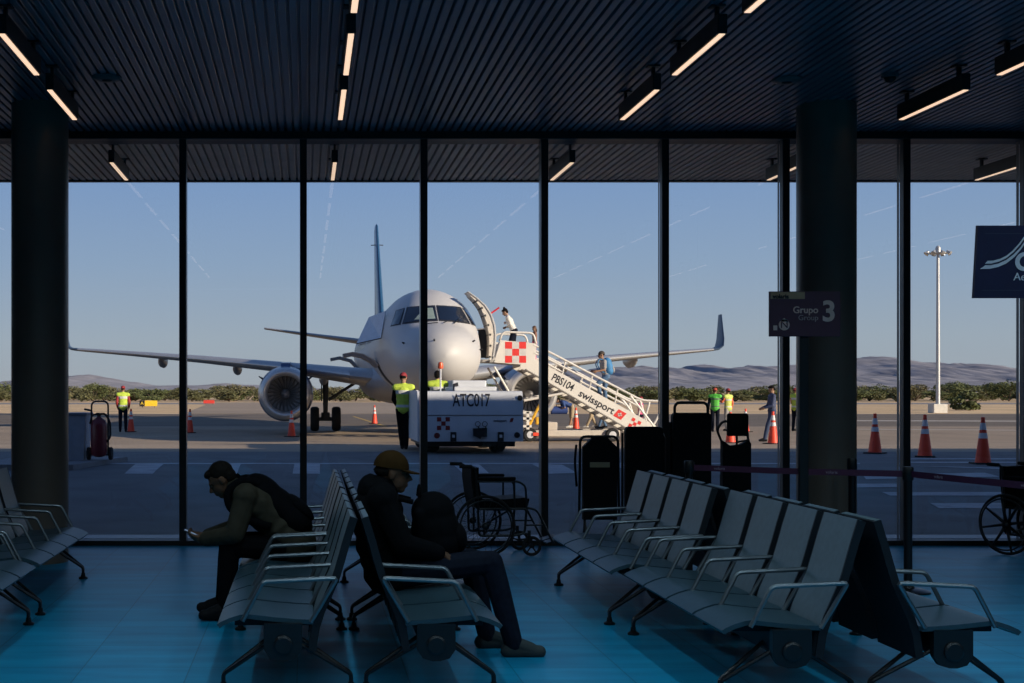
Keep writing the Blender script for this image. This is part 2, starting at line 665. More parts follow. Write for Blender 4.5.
def make_bench(label, group):
    t = thing('airport_bench', label, 'bench', (0, 0, 0), 0, group)
    for i in range(4):
        y0 = -1.0 + i * PITCH
        bm = new_bm()
        sheet(bm, SEAT, y0 + 0.030, y0 + PITCH - 0.004, 0.024)
        obj('seat', bm, M_seat_shaded, t, smooth='auto')
        bm = new_bm()
        sheet(bm, BACK, y0 + 0.050, y0 + PITCH - 0.045, 0.026)
        b = obj('backrest', bm, M_seat, t, smooth='auto')
        bm = new_bm()
        sheet(bm, [(p[0] + 0.006, p[1] - 0.004) for p in BACK], y0 + 0.038, y0 + 0.050, 0.042)
        sheet(bm, [(p[0] + 0.006, p[1] - 0.004) for p in BACK], y0 + PITCH - 0.045, y0 + PITCH - 0.036, 0.04)
        sheet(bm, [(p[0] + 0.017, p[1] - 0.008) for p in BACK], y0 + 0.050, y0 + PITCH - 0.045, 0.010)
        obj('back_shell', bm, M_seatedge, b, smooth='auto')
    for i in range(5):
        y = -1.0 + i * PITCH
        bm = new_bm()
        pts = rounded([(0.128, y, 0.40), (0.235, y, 0.606), (0.622, y, 0.625), (0.485, y, 0.395)], 0.025, 3)
        tube(bm, pts, 0.0125, 8)
        obj('armrest', bm, M_chrome, t, smooth='auto')
    bm = new_bm()
    bx(bm, 0.27, 0.41, -0.96, 0.96, 0.24, 0.37, 0.012)
    bm_b = obj('beam', bm, M_seatedge, t)
    for y in (-0.98, 0.98):
        s = 1 if y > 0 else -1
        bm = new_bm()
        prism(bm, [(0.24, 0.385), (0.44, 0.385), (0.44, 0.25), (0.41, 0.205), (0.36, 0.19), (0.32, 0.19), (0.27, 0.205), (0.24, 0.25)], y - 0.02, y + 0.02)
        lathe(bm, [(0.05, 0), (0.05, 0.03), (0.04, 0.036)], (0.34, y, 0.275), (0, s, 0), 20)
        obj('end_cap', bm, M_blackm, bm_b)
    for ly in (-0.86, 0.86):
        for fx, bxx in ((0.02, 0.30), (0.70, 0.38)):
            bm = new_bm()
            for dy in (-0.095, 0.095):
                tube(bm, rounded([(bxx, ly + dy, 0.30), (fx, ly + dy * 0.12, 0.095), (fx, ly, 0.012)], 0.018, 3), 0.0115, 8)
            lathe(bm, [(0.038, 0.0), (0.038, 0.012), (0.02, 0.022), (0.016, 0.05)], (fx, ly, 0), n=16)
            obj('leg', bm, M_blackm, t, smooth='auto')
        bm = new_bm()
        bx(bm, 0.08, 0.52, ly - 0.02, ly + 0.02, 0.355, 0.388, 0.004)
        obj('seat_bracket', bm, M_seatedge, t)
    return t

GB = 'airport waiting benches'
bench = make_bench('empty four-seat bench facing the two men, the one nearer the folded transfer chairs', GB)
bench.location = (2.06, 9.43, 0)
dup(bench, (2.13, 7.35, 0), 0, 'empty four-seat bench facing the two men, nearer the camera with a gap behind it', GB)
dup(bench, (3.56, 9.43, 0), PI, 'bench mostly hidden behind the empty benches, facing the belt barrier by the transfer chairs', GB)
dup(bench, (3.63, 7.35, 0), PI, 'bench whose dark back and two armrests show beside the belt post base', GB)
dup(bench, (-0.46, 9.60, 0), 0, 'bench on which the man bent over his phone sits', GB)
dup(bench, (-0.46, 7.52, 0), 0, 'empty bench in front of the man bent over his phone', GB)
dup(bench, (1.02, 9.60, 0), PI, 'bench nearer the glass, behind the man in the mustard cap', GB)
dup(bench, (1.02, 7.52, 0), PI, 'bench on which the man in the mustard cap sits', GB)
dup(bench, (-1.88, 9.80, 0), PI, 'bench beside the round column, its far end near the glass', GB)
dup(bench, (-1.88, 7.70, 0), PI, 'bench cut by the picture edge, in line with the one beside the column', GB)
# ------------------------------------------------------------------ wheelchairs
M_vinyl = mat('black_vinyl', (0.005, 0.0055, 0.007), 0.6, 0, 0.2, 30, spec=0.12)
M_wframe = mat('wheelchair_frame', (0.035, 0.04, 0.045), 0.35, 0.6)

def make_wheelchair(label, loc, rotz, mag):
    t = thing('wheelchair', label, 'wheelchair', loc, rotz)
    for s in (-1, 1):
        y = s * 0.275
        bm = new_bm()
        ring_torus(bm, (0, y, 0.30), 0.285, 0.014, (0, 1, 0), 44, 8)
        w = obj('rear_wheel', bm, M_rubber, t, smooth=True)
        bm = new_bm()
        ring_torus(bm, (0, y + s * 0.035, 0.30), 0.25, 0.009, (0, 1, 0), 44, 6)
        for k in range(4):
            a = k * PI / 2 + 0.4
            tube(bm, [(0.25 * math.cos(a), y + s * 0.035, 0.30 + 0.25 * math.sin(a)), (0.275 * math.cos(a), y, 0.30 + 0.275 * math.sin(a))], 0.005, 5)
        obj('push_rim', bm, M_wframe, w, smooth=True)
        bm = new_bm()
        lathe(bm, [(0.03, -0.035), (0.035, -0.01), (0.035, 0.01), (0.03, 0.035)], (0, y, 0.30), (0, 1, 0), 14)
        if mag:
            for k in range(8):
                a = k * PI / 4 + 0.2
                tube(bm, [(0.02 * math.cos(a), y, 0.30 + 0.02 * math.sin(a)), (0.28 * math.cos(a), y, 0.30 + 0.28 * math.sin(a))], [0.017, 0.010], 6)
        else:
            for k in range(24):
                a = k * PI / 12
                tube(bm, [(0.03 * math.cos(a + 0.5), y + 0.02 * (1 if k % 2 else -1), 0.30 + 0.03 * math.sin(a + 0.5)), (0.28 * math.cos(a), y, 0.30 + 0.28 * math.sin(a))], 0.0016, 4)
        obj('spokes', bm, M_wframe if not mag else M_blackm, w, smooth=True)
        # side frame
        yf = s * 0.225
        bm = new_bm()
        tube(bm, rounded([(-0.20, yf, 0.87), (-0.12, yf, 0.87), (-0.085, yf, 0.85), (-0.06, yf, 0.5), (-0.05, yf, 0.20), (0.30, yf, 0.20), (0.40, yf, 0.22), (0.42, yf, 0.46), (-0.05, yf, 0.46)], 0.04, 4), 0.012, 8)
        tube(bm, rounded([(-0.08, yf, 0.725), (0.34, yf, 0.725), (0.41, yf, 0.68), (0.42, yf, 0.46)], 0.06, 5), 0.011, 8)
        tube(bm, [(0.30, yf, 0.725), (0.30, yf, 0.46)], 0.010, 8)
        tube(bm, [(0.0, yf, 0.30), (0.0, s * 0.275, 0.30)], 0.012, 8)
        tube(bm, [(0.0, yf, 0.46), (0.0, yf, 0.20)], 0.011, 8)
        obj('side_frame', bm, M_wframe, t, smooth='auto')
        bm = new_bm()
        tube(bm, [(-0.24, yf, 0.873), (-0.12, yf, 0.87)], 0.018, 10)
        obj('handle', bm, M_rubber, t, smooth='auto')
        bm = new_bm()
        bx(bm, -0.05, 0.31, yf - 0.028, yf + 0.028, 0.735, 0.77, 0.012)
        obj('arm_pad', bm, M_vinyl, t, smooth='auto')
        bm = new_bm()
        tube(bm, rounded([(0.41, yf, 0.47), (0.52, yf, 0.45), (0.68, s * 0.20, 0.14), (0.70, s * 0.20, 0.12)], 0.06, 4), 0.011, 8)
        tube(bm, [(0.41, yf, 0.30), (0.60, s * 0.21, 0.30)], 0.009, 6)
        hg = obj('footrest', bm, M_wframe, t, smooth='auto')
        bm = new_bm()
        prism(bm, [(0.64, 0.105), (0.80, 0.155), (0.798, 0.168), (0.638, 0.12)], s * 0.10 - 0.075, s * 0.10 + 0.075)
        obj('foot_plate', bm, M_blackm, hg)
        bm = new_bm()
        ring_torus(bm, (0.47, yf, 0.098), 0.083, 0.015, (0, 1, 0), 28, 8)
        lathe(bm, [(0.022, -0.016), (0.022, 0.016)], (0.47, yf, 0.098), (0, 1, 0), 12)
        for k in range(5):
            a = k * PI * 0.4 + 0.3
            tube(bm, [(0.47, yf, 0.098), (0.47 + 0.08 * math.cos(a), yf, 0.098 + 0.08 * math.sin(a))], 0.008, 5)
        cw = obj('caster', bm, M_rubber, t, smooth='auto')
        bm = new_bm()
        tube(bm, [(0.47, yf + 0.024, 0.098), (0.445, yf + 0.024, 0.20), (0.445, yf - 0.024, 0.20), (0.47, yf - 0.024, 0.098)], 0.007, 6)
        lathe(bm, [(0.016, 0.19), (0.016, 0.25)], (0.445, yf, 0), n=10)
        tube(bm, [(0.445, yf, 0.21), (0.40, yf, 0.22)], 0.012, 6)
        obj('caster_fork', bm, M_wframe, cw)
    bm = new_bm()
    tube(bm, [(0.0, -0.225, 0.20), (0.25, 0.225, 0.45)], 0.010, 8)
    tube(bm, [(0.0, 0.225, 0.20), (0.25, -0.225, 0.45)], 0.010, 8)
    obj('cross_brace', bm, M_wframe, t, smooth='auto')
    bm = new_bm()
    sheet(bm, [(-0.06, 0.515), (0.0, 0.50), (0.2, 0.495), (0.40, 0.51), (0.44, 0.50)], -0.21, 0.21, 0.11)
    obj('seat', bm, M_vinyl, t, smooth='auto')
    bm = new_bm()
    sheet(bm, [(-0.085, 0.86), (-0.085, 0.75), (-0.065, 0.6), (-0.04, 0.48)], -0.21, 0.21, 0.075)
    obj('backrest', bm, M_vinyl, t, smooth='auto')
    return t
make_wheelchair('empty black wheelchair side-on at the glass, beyond the seated man with the mustard cap', (1.70, 12.3, 0), R(5), False)
make_wheelchair('black wheelchair with spoked wheels behind the purple belt, below the airline sign', (7.08, 12.3, 0), R(-66), True)

# ------------------------------------------------------------------ folded transfer chairs
def transfer_chair(style, x0, x1, top, Y, label):
    """tall black stair chair, folded upright; local x across, back towards the hall"""
    w = (x1 - x0)
    t = thing('transfer_chair', label, 'folded chair', ((x0 + x1) / 2, Y, 0), 0)
    h = w / 2
    # wheels and legs
    for s in (-1, 1):
        bm = new_bm()
        lathe(bm, [(0.05, -0.015), (0.075, -0.018), (0.085, 0), (0.075, 0.018), (0.05, 0.015)], (s * (h - 0.03), 0.10, 0.085), (1, 0, 0), 20)
        obj('wheel', bm, M_rubber, t, smooth='auto')
        bm = new_bm()
        tube(bm, rounded([(s * (h - 0.05), 0.10, 0.085), (s * (h - 0.05), 0.02, 0.30), (s * (h - 0.05), 0.0, 0.45)], 0.05, 3), 0.012, 8)
        tube(bm, [(s * (h - 0.05), -0.14, 0.012), (s * (h - 0.05), 0.0, 0.34)], 0.011, 8)
        obj('leg', bm, M_blackm, t, smooth='auto')
    body_lo = 0.36
    if style == 1:
        bm = new_bm()
        tube(bm, rounded([(-h, 0.03, 0.40), (-h + 0.01, 0.03, top - 0.02), (h - 0.01, 0.03, top - 0.02), (h, 0.03, 0.40)], 0.06, 4), 0.013, 8)
        obj('frame', bm, M_blackm, t, smooth='auto')
        bm = new_bm()
        prism(bm, [(-h + 0.03, body_lo), (h - 0.03, body_lo), (h - 0.03, top - 0.12), (h - 0.13, top - 0.02), (-h + 0.13, top - 0.02), (-h + 0.03, top - 0.12)], -0.02, 0.05)
        bp = obj('back_panel', bm, M_vinyl, t)
        bm = new_bm()
        bx(bm, -0.10, 0.09, -0.024, -0.02, top - 0.315, top - 0.265)
        obj('label_plate', bm, mat('dull_label', (0.28, 0.24, 0.15), 0.6), bp)
        bm = new_bm()
        tube(bm, rounded([(-h - 0.03, 0.02, top - 0.10), (-h - 0.05, 0.0, top - 0.25), (-h - 0.035, -0.02, top - 0.5)], 0.1, 4), 0.012, 6)
        obj('strap', bm, M_vinyl, t, smooth=True)
    elif style == 2:
        bm = new_bm()
        prism(bm, rounded2([(-h, body_lo), (h, body_lo), (h - 0.02, top - 0.02), (h - 0.05, top), (-h + 0.02, top), (-h, top - 0.03)]), -0.02, 0.05)
        obj('back_panel', bm, M_vinyl, t)
        bm = new_bm()
        tube(bm, rounded([(-h - 0.02, 0.03, 0.4), (-h - 0.02, 0.03, top - 0.06)], 0.02), 0.012, 8)
        tube(bm, rounded([(h + 0.005, 0.03, 0.4), (h + 0.005, 0.03, top - 0.10), (h - 0.03, 0.03, top - 0.04)], 0.03), 0.012, 8)
        obj('frame', bm, M_blackm, t, smooth='auto')
    elif style == 3:
        bm = new_bm()
        prism(bm, rounded2([(-h, body_lo), (h, body_lo), (h, top - 0.11), (-h, top - 0.11)]), -0.02, 0.05)
        obj('back_panel', bm, M_vinyl, t)
        bm = new_bm()
        tube(bm, rounded([(-h + 0.03, 0.02, top - 0.14), (-h + 0.03, 0.02, top - 0.013), (h - 0.02, 0.02, top - 0.013), (h - 0.02, 0.02, top - 0.14)], 0.07, 5), 0.014, 8)
        obj('handle', bm, M_blackm, t, smooth='auto')
        bm = new_bm()
        tube(bm, [(-h - 0.01, 0.04, 0.4), (-h - 0.01, 0.04, top - 0.2)], 0.011, 8)
        tube(bm, [(h + 0.01, 0.04, 0.4), (h + 0.01, 0.04, top - 0.2)], 0.011, 8)
        obj('frame', bm, M_blackm, t, smooth='auto')
    else:
        bm = new_bm()
        prism(bm, [(-h + 0.03, body_lo), (h, body_lo), (h, top - 0.29), (h - 0.02, top - 0.26), (h - 0.10, top - 0.30), (-0.02, top - 0.31), (-h + 0.10, top - 0.31), (-h + 0.03, top - 0.26)], -0.02, 0.05)
        obj('back_panel', bm, M_vinyl, t)
        bm = new_bm()
        bx(bm, -0.075, 0.13, -0.03, 0.03, top - 0.22, top, 0.02)
        obj('headrest', bm, M_vinyl, t, smooth='auto')
        bm = new_bm()
        tube(bm, [(0.02, 0.0, top - 0.21), (0.02, 0.0, top - 0.36)], 0.011, 8)
        tube(bm, rounded([(-0.07, 0.0, top - 0.075), (-h + 0.03, 0.0, top - 0.085), (-h - 0.02, 0.0, top - 0.16), (-h + 0.05, 0.0, top - 0.33)], 0.05, 4), 0.012, 8)
        tube(bm, rounded([(0.125, 0.0, top - 0.19), (h - 0.02, 0.0, top - 0.30), (h - 0.01, 0.0, top - 0.45)], 0.05, 4), 0.012, 8)
        tube(bm, [(h - 0.12, 0.0, top - 0.275), (h - 0.01, 0.0, top - 0.255)], 0.010, 6)
        obj('frame', bm, M_blackm, t, smooth='auto')
    # folded seat and belt
    bm = new_bm()
    bx(bm, -h + 0.04, h - 0.04, 0.05, 0.11, 0.42, 0.80, 0.015)
    obj('folded_seat', bm, M_vinyl, t, smooth='auto')
    return t

def rounded2(poly, r=0.04):
    """round the corners of a closed 2D polygon"""
    out = []
    n = len(poly)
    for i in range(n):
        a, b, c = Vector(poly[i - 1]), Vector(poly[i]), Vector(poly[(i + 1) % n])
        q = min(r, (a - b).length * 0.4, (c - b).length * 0.4)
        s = b + (a - b).normalized() * q
        e = b + (c - b).normalized() * q
        for k in range(4):
            t = k / 3
            p = (1 - t) ** 2 * s + 2 * t * (1 - t) * b + t * t * e
            out.append((p.x, p.y))
    return out
transfer_chair(1, 2.64, 3.025, 1.18, 12.05, 'folded black transfer chair with a small dull label plate on its back')
transfer_chair(2, 3.09, 3.47, 1.255, 12.1, 'folded black transfer chair with a plain square-topped back, beside a mullion')
transfer_chair(3, 3.53, 3.90, 1.50, 12.05, 'tallest folded black transfer chair, with a looped top handle')
transfer_chair(4, 3.98, 4.285, 1.385, 12.05, 'folded black transfer chair with a separate square headrest')

# ------------------------------------------------------------------ belt barrier
M_belt = mat('purple_belt', (0.075, 0.018, 0.06), 0.65, 0, 0.1, 40)
M_belttxt = mat('belt_lettering', (0.42, 0.32, 0.40), 0.6)
def stanchion(x, y, label):
    t = thing('belt_stanchion', label, 'stanchion', (x, y, 0), 0, 'belt barrier stanchions')
    bm = new_bm()
    lathe(bm, [(0.165, 0.0), (0.165, 0.012), (0.12, 0.026), (0.05, 0.034), (0.04, 0.05)], n=32)
    obj('base', bm, M_blackm, t, smooth='auto')
    bm = new_bm()
    lathe(bm, [(0.032, 0.03), (0.032, 0.90)], n=20)
    obj('post', bm, M_blackm, t, smooth='auto')
    bm = new_bm()
    lathe(bm, [(0.036, 0.89), (0.042, 0.90), (0.042, 0.985), (0.036, 0.998)], n=20)
    obj('belt_head', bm, M_black, t, smooth='auto')
    return t
def belt(t, a, b, txt=()):
    """webbing from a to b (world xy), a child of its stanchion"""
    a, b = Vector((a[0], a[1], 0)), Vector((b[0], b[1], 0))
    d = (b - a)
    L = d.length
    d.normalize()
    n = Vector((-d.y, d.x, 0))
    bm = new_bm()
    rows = []
    N = 16
    for i in range(N + 1):
        u = i / N
        sag = 0.006 * math.sin(PI * u)
        p = a + d * (0.04 + (L - 0.08) * u)
        rows.append([bm.verts.new(p + n * o + Vector((0, 0, z - sag))) for o, z in ((-0.001, 0.915), (-0.001, 0.965), (0.001, 0.965), (0.001, 0.915))])
    for A, B in zip(rows, rows[1:]):
        for j in range(4):
            bm.faces.new((A[j], A[(j + 1) % 4], B[(j + 1) % 4], B[j]))
    bm.faces.new(rows[0]); bm.faces.new(rows[-1])
    o = obj('belt', bm, M_belt, t, world=True)
    ang = math.atan2(d.y, d.x)
    for u in txt:
        p = a + d * L * u + Vector((0, 0, 0.94 - 0.006 * math.sin(PI * u))) - t.location
        s = -1 if d.x < 0 else 1
        off = -n * 0.004 * (1 if s > 0 else -1)
        lettering('volaris', 0.034, M_belttxt, o, p + off, Euler((R(90), 0, ang if s > 0 else ang + PI)), ext=0.001)
S1 = stanchion((908 - 306) * 9.95 / FPX, 9.95, 'black belt stanchion standing clear beside the bench with the dark back')
S2 = stanchion((852 - 306) * 11.2 / FPX, 11.2, 'black belt stanchion in front of the column behind the group three sign')
S3 = stanchion((689 - 306) * 10.8 / FPX, 10.8, 'black belt stanchion just behind the empty benches, before the tallest transfer chair')
S4 = stanchion(5.45, 7.2, 'black belt stanchion at the near end of the purple belt')
belt(S1, S1.location, S3.location, (0.33, 0.85))
belt(S1, S1.location, S4.location, (0.12, 0.42))

# ------------------------------------------------------------------ group three sign on its pole
M_sign = mat('aubergine_sign', (0.085, 0.032, 0.058), 0.5)
M_signtxt = mat('sign_lettering', (0.72, 0.50, 0.44), 0.6)
Y = 10.3
t = thing('group_sign', 'dark aubergine sign on a pole reading Grupo Group 3', 'sign', (4.11, Y, 0))
x0, x1 = (769 - 306) * Y / FPX - 4.11, (840 - 306) * Y / FPX - 4.11
z0, z1 = EYE - (336.5 - 391) * Y / FPX, EYE - (291.5 - 391) * Y / FPX
bm = new_bm()
bx(bm, x0, x1, -0.012, 0.012, z0, z1, 0.003)
pn = obj('panel', bm, M_sign, t)
bm = new_bm()
bx(bm, x0 + 0.008, x0 + 0.29, -0.014, -0.012, z1 - 0.062, z1 - 0.006)
st = obj('header_strip', bm, mat('dull_gold_strip', (0.42, 0.28, 0.17), 0.6), pn)
def at_sign(px, py):
    p = P(px, py, Y)
    return Vector((p.x - 4.11, -0.0165, p.z))
lettering('volaris', 0.05, M_dtext, pn, at_sign(780, 296.7), FRONT, bold=0.0015)
lettering('Grupo', 0.078, M_signtxt, pn, at_sign(804.8, 310.3), FRONT, bold=0.001)
lettering('Group', 0.062, mat('faint_lettering', (0.42, 0.32, 0.32), 0.6), pn, at_sign(807.5, 318), FRONT)
lettering('3', 0.235, M_signtxt, pn, at_sign(828, 312.3), FRONT, bold=0.006)
bm = new_bm()
c = at_sign(783.6, 325)
lathe(bm, [(0.045, 0), (0.045, 0.002)], (c.x, -0.0145, c.z), (0, 1, 0), 28)
prism(bm, [(c.x - 0.03, c.z + 0.03), (c.x, c.z + 0.058), (c.x + 0.03, c.z + 0.03)], -0.0145, -0.0125)
em = obj('emblem', bm, M_signtxt, pn)
lettering('N', 0.085, M_sign, em, (c.x, -0.016, c.z), FRONT)
bm = new_bm()
c = at_sign(774.7, 328)
bx(bm, c.x - 0.016, c.x + 0.016, -0.0145, -0.0125, c.z - 0.02, c.z + 0.02)
obj('square_mark', bm, M_signtxt, pn)
bm = new_bm()
bx(bm, -0.037, 0.037, 0.012, 0.05, 0.03, z1 - 0.1, 0.004)
obj('pole', bm, M_black, t)
bm = new_bm()
bx(bm, -0.25, 0.2, -0.17, 0.2, 0.0, 0.03, 0.008)
obj('base', bm, M_blackm, t)

# ------------------------------------------------------------------ navy airline sign hanging at the right
M_navy = mat('navy_sign', (0.024, 0.020, 0.062), 0.5)
M_pale = mat('pale_lettering', (0.80, 0.76, 0.82), 0.6)
Y = 8.6
cx = (1072 - 306) * Y / FPX
zc = EYE + (391 - 262) * Y / FPX
t = thing('airline_sign', 'dark navy hanging sign with a pale swoosh and a large letter C', 'sign', (cx, Y, 0))
hw, hh = (1072 - 976) * Y / FPX, 36.2 * Y / FPX
tilt = Euler((R(90 + 6), 0, 0))
Ms = tilt.to_matrix()
def S(u, v, w=0.0):
    """sign plane: u right, v up, w towards the hall"""
    return Vector((0, 0, zc)) + Ms @ Vector((u, v, w))
def sign_poly(bm, pts, w0, w1):
    A = [bm.verts.new(S(p[0], p[1], w0)) for p in pts]
    B = [bm.verts.new(S(p[0], p[1], w1)) for p in pts]
    bm.faces.new(A); bm.faces.new(list(reversed(B)))
    for i in range(len(pts)):
        bm.faces.new((A[i], B[i], B[(i + 1) % len(pts)], A[(i + 1) % len(pts)]))
bm = new_bm()
sign_poly(bm, [(-hw, -hh), (hw, -hh), (hw, hh), (-hw, hh)], -0.03, 0)
pn = obj('panel', bm, M_navy, t)
k = Y / FPX
def sp(px, py):
    return ((px - 1072) * k, (262 - py) * k)
bm = new_bm()
def band(lo, hi):
    sign_poly(bm, [sp(*p) for p in lo] + [sp(*p) for p in reversed(hi)], 0.001, 0.003)
band([(980.3, 269.0), (990, 268.8), (998, 267), (1006, 263.5), (1014, 257), (1020, 249.5), (1026, 240)], [(985.5, 265.2), (991, 265.2), (998, 263.7), (1006, 260), (1013, 254.5), (1019.5, 247.5), (1026, 237)])
band([(985.0, 263.6), (991, 263.6), (999, 261.5), (1006, 258), (1013, 252), (1019, 244.5), (1024, 237)], [(987.5, 260.8), (993, 260.6), (1000, 258.8), (1006.5, 255.4), (1012, 250.6), (1018, 243.5), (1023.5, 235)])
obj('swoosh', bm, M_pale, pn)
lettering('C', 0.17, M_pale, pn, S(*sp(1023.5, 262.5), 0.002), tilt, sx=1.0, bold=0.006)
lettering('Ae', 0.075, M_pale, pn, S(*sp(1020.5, 277), 0.002), tilt)
bm = new_bm()
for py in (234, 290.5):
    sign_poly(bm, [(-hw + 0.05, sp(0, py)[1]), (hw - 0.03, sp(0, py)[1]), (hw - 0.03, sp(0, py)[1] + 0.004), (-hw + 0.05, sp(0, py)[1] + 0.004)], 0.001, 0.002)
obj('rule_line', bm, mat('dim_lines', (0.06, 0.065, 0.10), 0.6), pn)
for u in (hw * 0.3, hw * 0.9):
    bm = new_bm()
    a = S(u, hh, -0.015)
    tube(bm, [a, (a.x, a.y, ZC + 0.01)], 0.006, 6)
    obj('hanger', bm, M_blackm, t)
# ------------------------------------------------------------------ apron, grass, hills
M_asph = mat('asphalt_road', (0.145, 0.15, 0.155), 0.85, 0, 0.18, 1.2, bump=0.2)
M_conc = mat('apron_concrete', (0.345, 0.26, 0.18), 0.85, 0, 0.16, 0.35)
M_dark = mat('dark_asphalt', (0.165, 0.128, 0.094), 0.85, 0, 0.2, 0.4, stretch=(0.4, 1, 1))
M_tan = mat('worn_taxiway', (0.385, 0.295, 0.21), 0.85, 0, 0.14, 0.2, stretch=(0.3, 1, 1))
M_grass = mat('dry_grass', (0.72, 0.50, 0.27), 0.9, 0, 0.35, 0.35, bump=0.4, stretch=(0.25, 1, 1))
M_rd = mat('far_road', (0.30, 0.27, 0.25), 0.85)
def ground(name, bands, xa, xb, lb, kind='structure'):
    """strips of ground following the apron's profile; bands: (Y0, Y1, material)"""
    bm = new_bm()
    ms = []
    for y0, y1, m in bands:
        if m not in ms:
            ms.append(m)
        n = max(1, int((y1 - y0) / 1.0)) if y0 < 45 else 1
        for i in range(n):
            a = y0 + (y1 - y0) * i / n
            b = y0 + (y1 - y0) * (i + 1) / n
            f = bm.faces.new([bm.verts.new(p) for p in ((xa, a, gz(a)), (xb, a, gz(a)), (xb, b, gz(b)), (xa, b, gz(b)))])
            f.material_index = ms.index(m)
    bmesh.ops.remove_doubles(bm, verts=bm.verts[:], dist=0.001)
    o = obj(name, bm, ms)
    tag(o, lb, name.split('_')[0], None, kind)
    return o
ground('apron', [(13.3, 29.3, M_asph), (29.3, 34.0, M_tan), (34.0, 56.5, M_conc), (56.5, 86, M_dark), (86, 88, M_conc)], -260, 420, 'sunlit apron with the shaded service road by the glass')
ground('grass_field', [(88, 150, M_grass), (150, 170, M_rd), (170, 1600, M_grass)], -700, 1300, 'dry tan grass field beyond the apron')
bm = new_bm()
vs = [bm.verts.new(p) for p in ((-8.6, 88, 0.012), (10, 88, 0.012), (20, 172, 0.03), (-13, 172, 0.03))]
bm.faces.new(vs)
o = obj('taxiway', bm, M_tan)
tag(o, 'worn taxiway running away from the aircraft', 'taxiway', None, 'structure')

M_mark = mat('white_road_paint', (0.42, 0.43, 0.45), 0.8, 0, 0.18, 3)
M_ymark = mat('yellow_line', (0.55, 0.36, 0.08), 0.8, 0, 0.2, 3)
def marking(name, quads, m, lb, h=0.006):
    bm = new_bm()
    for q in quads:
        ps = [G(*p) if not isinstance(p, Vector) else p for p in q]
        # split lengthwise so that the paint follows the crest
        n = 6
        prev = None
        for i in range(n + 1):
            u = i / n
            a = ps[0].lerp(ps[3], u)
            b = ps[1].lerp(ps[2], u)
            a.z = gz(a.y) + h
            b.z = gz(b.y) + h
            cur = (bm.verts.new(a), bm.verts.new(b))
            if prev:
                bm.faces.new((prev[0], prev[1], cur[1], cur[0]))
            prev = cur
    o = obj(name, bm, m)
    tag(o, lb, 'road marking', None, 'structure')
    return o
marking('trim_crossing', [[(136, 464), (164, 464), (153, 474), (124.5, 474)], [(217, 464), (241, 464), (237, 474), (212, 474)], [(294.6, 464), (320, 464), (320, 474), (292.5, 474)], [(374, 464), (400, 464), (404, 474), (377, 474)],
                          [(452.5, 464.6), (479, 464.6), (489, 473.5), (463, 474)], [(532, 464.5), (562, 465), (577, 473.4), (549, 474)], [(612, 464.5), (640, 464.5), (662, 474), (633, 474)]], M_mark, 'white crossing bars on the shaded road')
marking('trim_line', [[(-60, 463.2), (860, 463.2), (860, 464.3), (-60, 464.3)]], M_mark, 'thin white line along the shaded road')
marking('trim_zebra', [[(845, 484), (898, 484), (904, 487.6), (845, 487.6)], [(882, 492.4), (1120, 492.4), (1130, 496), (890, 496)], [(930, 503.4), (1130, 503.4), (1150, 509), (939, 508.6)],
                       [(862, 474.5), (985, 473), (1000, 477), (866, 479.5)], [(908, 466), (960, 467), (1130, 471.5), (1130, 474.5)],
                       [(910, 458.5), (1100, 458.5), (1100, 459.7), (910, 459.7)], [(905, 462), (1100, 462), (1100, 463.2), (905, 463.2)]], M_mark, 'white zebra bars on the shaded road at the cones')
marking('trim_stop_line', [[(845, 420.2), (1200, 421.2), (1200, 422.4), (845, 421.2)], [(858, 429), (1200, 431), (1200, 431.8), (858, 429.6)]], M_tan if False else mat('pale_line', (0.5, 0.44, 0.37), 0.8), 'pale lines across the sunlit apron')
marking('trim_lead_line', [[(352, 416.4), (354.5, 416.4), (388, 426.6), (384, 426.6)]], M_ymark, 'yellow lead-in line on the apron')
bm = new_bm()
a0 = G(66, 471)
prism(bm, [(a0.x - 1.6, 22.6), (a0.x + 0.1, 22.6), (a0.x + 0.7, 25.3), (a0.x - 1.6, 25.3)], 0.08, 0.27, 'xy')
o = obj('trim_kerb', bm, mat('kerb_concrete', (0.22, 0.225, 0.24), 0.8))
tag(o, 'pale kerb ramp under the grey bin', 'kerb', None, 'structure')

# hills
prof = [(-700, 384), (-300, 380), (-100, 388), (0, 384), (40, 378), (68, 376), (89, 374.3), (107, 377.5), (134, 382), (158, 385.5), (177, 385.2), (197, 385.3), (226, 383), (246, 384.7), (259, 385), (300, 388), (350, 389), (420, 388), (480, 385), (530, 379), (560, 371.5), (587, 370), (598, 367.4), (615, 367), (633, 366), (642, 365), (658, 368.6),
        (670, 367), (678, 368.5), (691, 365), (705, 364), (712, 366), (719, 370), (728, 368.5), (742, 366.4), (750, 365), (756, 367), (778, 366), (797, 364), (830, 361), (857, 358), (870, 355.8), (893, 360), (905, 363), (917, 366.5), (943, 368), (970, 370.5), (990, 368.4), (1013, 371.5), (1050, 374), (1150, 370), (1300, 376), (1700, 384)]
def ridge(px):
    for (a, ya), (b, yb) in zip(prof, prof[1:]):
        if a <= px <= b:
            t = (px - a) / (b - a)
            t = t * t * (3 - 2 * t) * 0.6 + t * 0.4
            return ya + (yb - ya) * t
    return 386
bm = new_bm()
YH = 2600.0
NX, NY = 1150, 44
rows = []
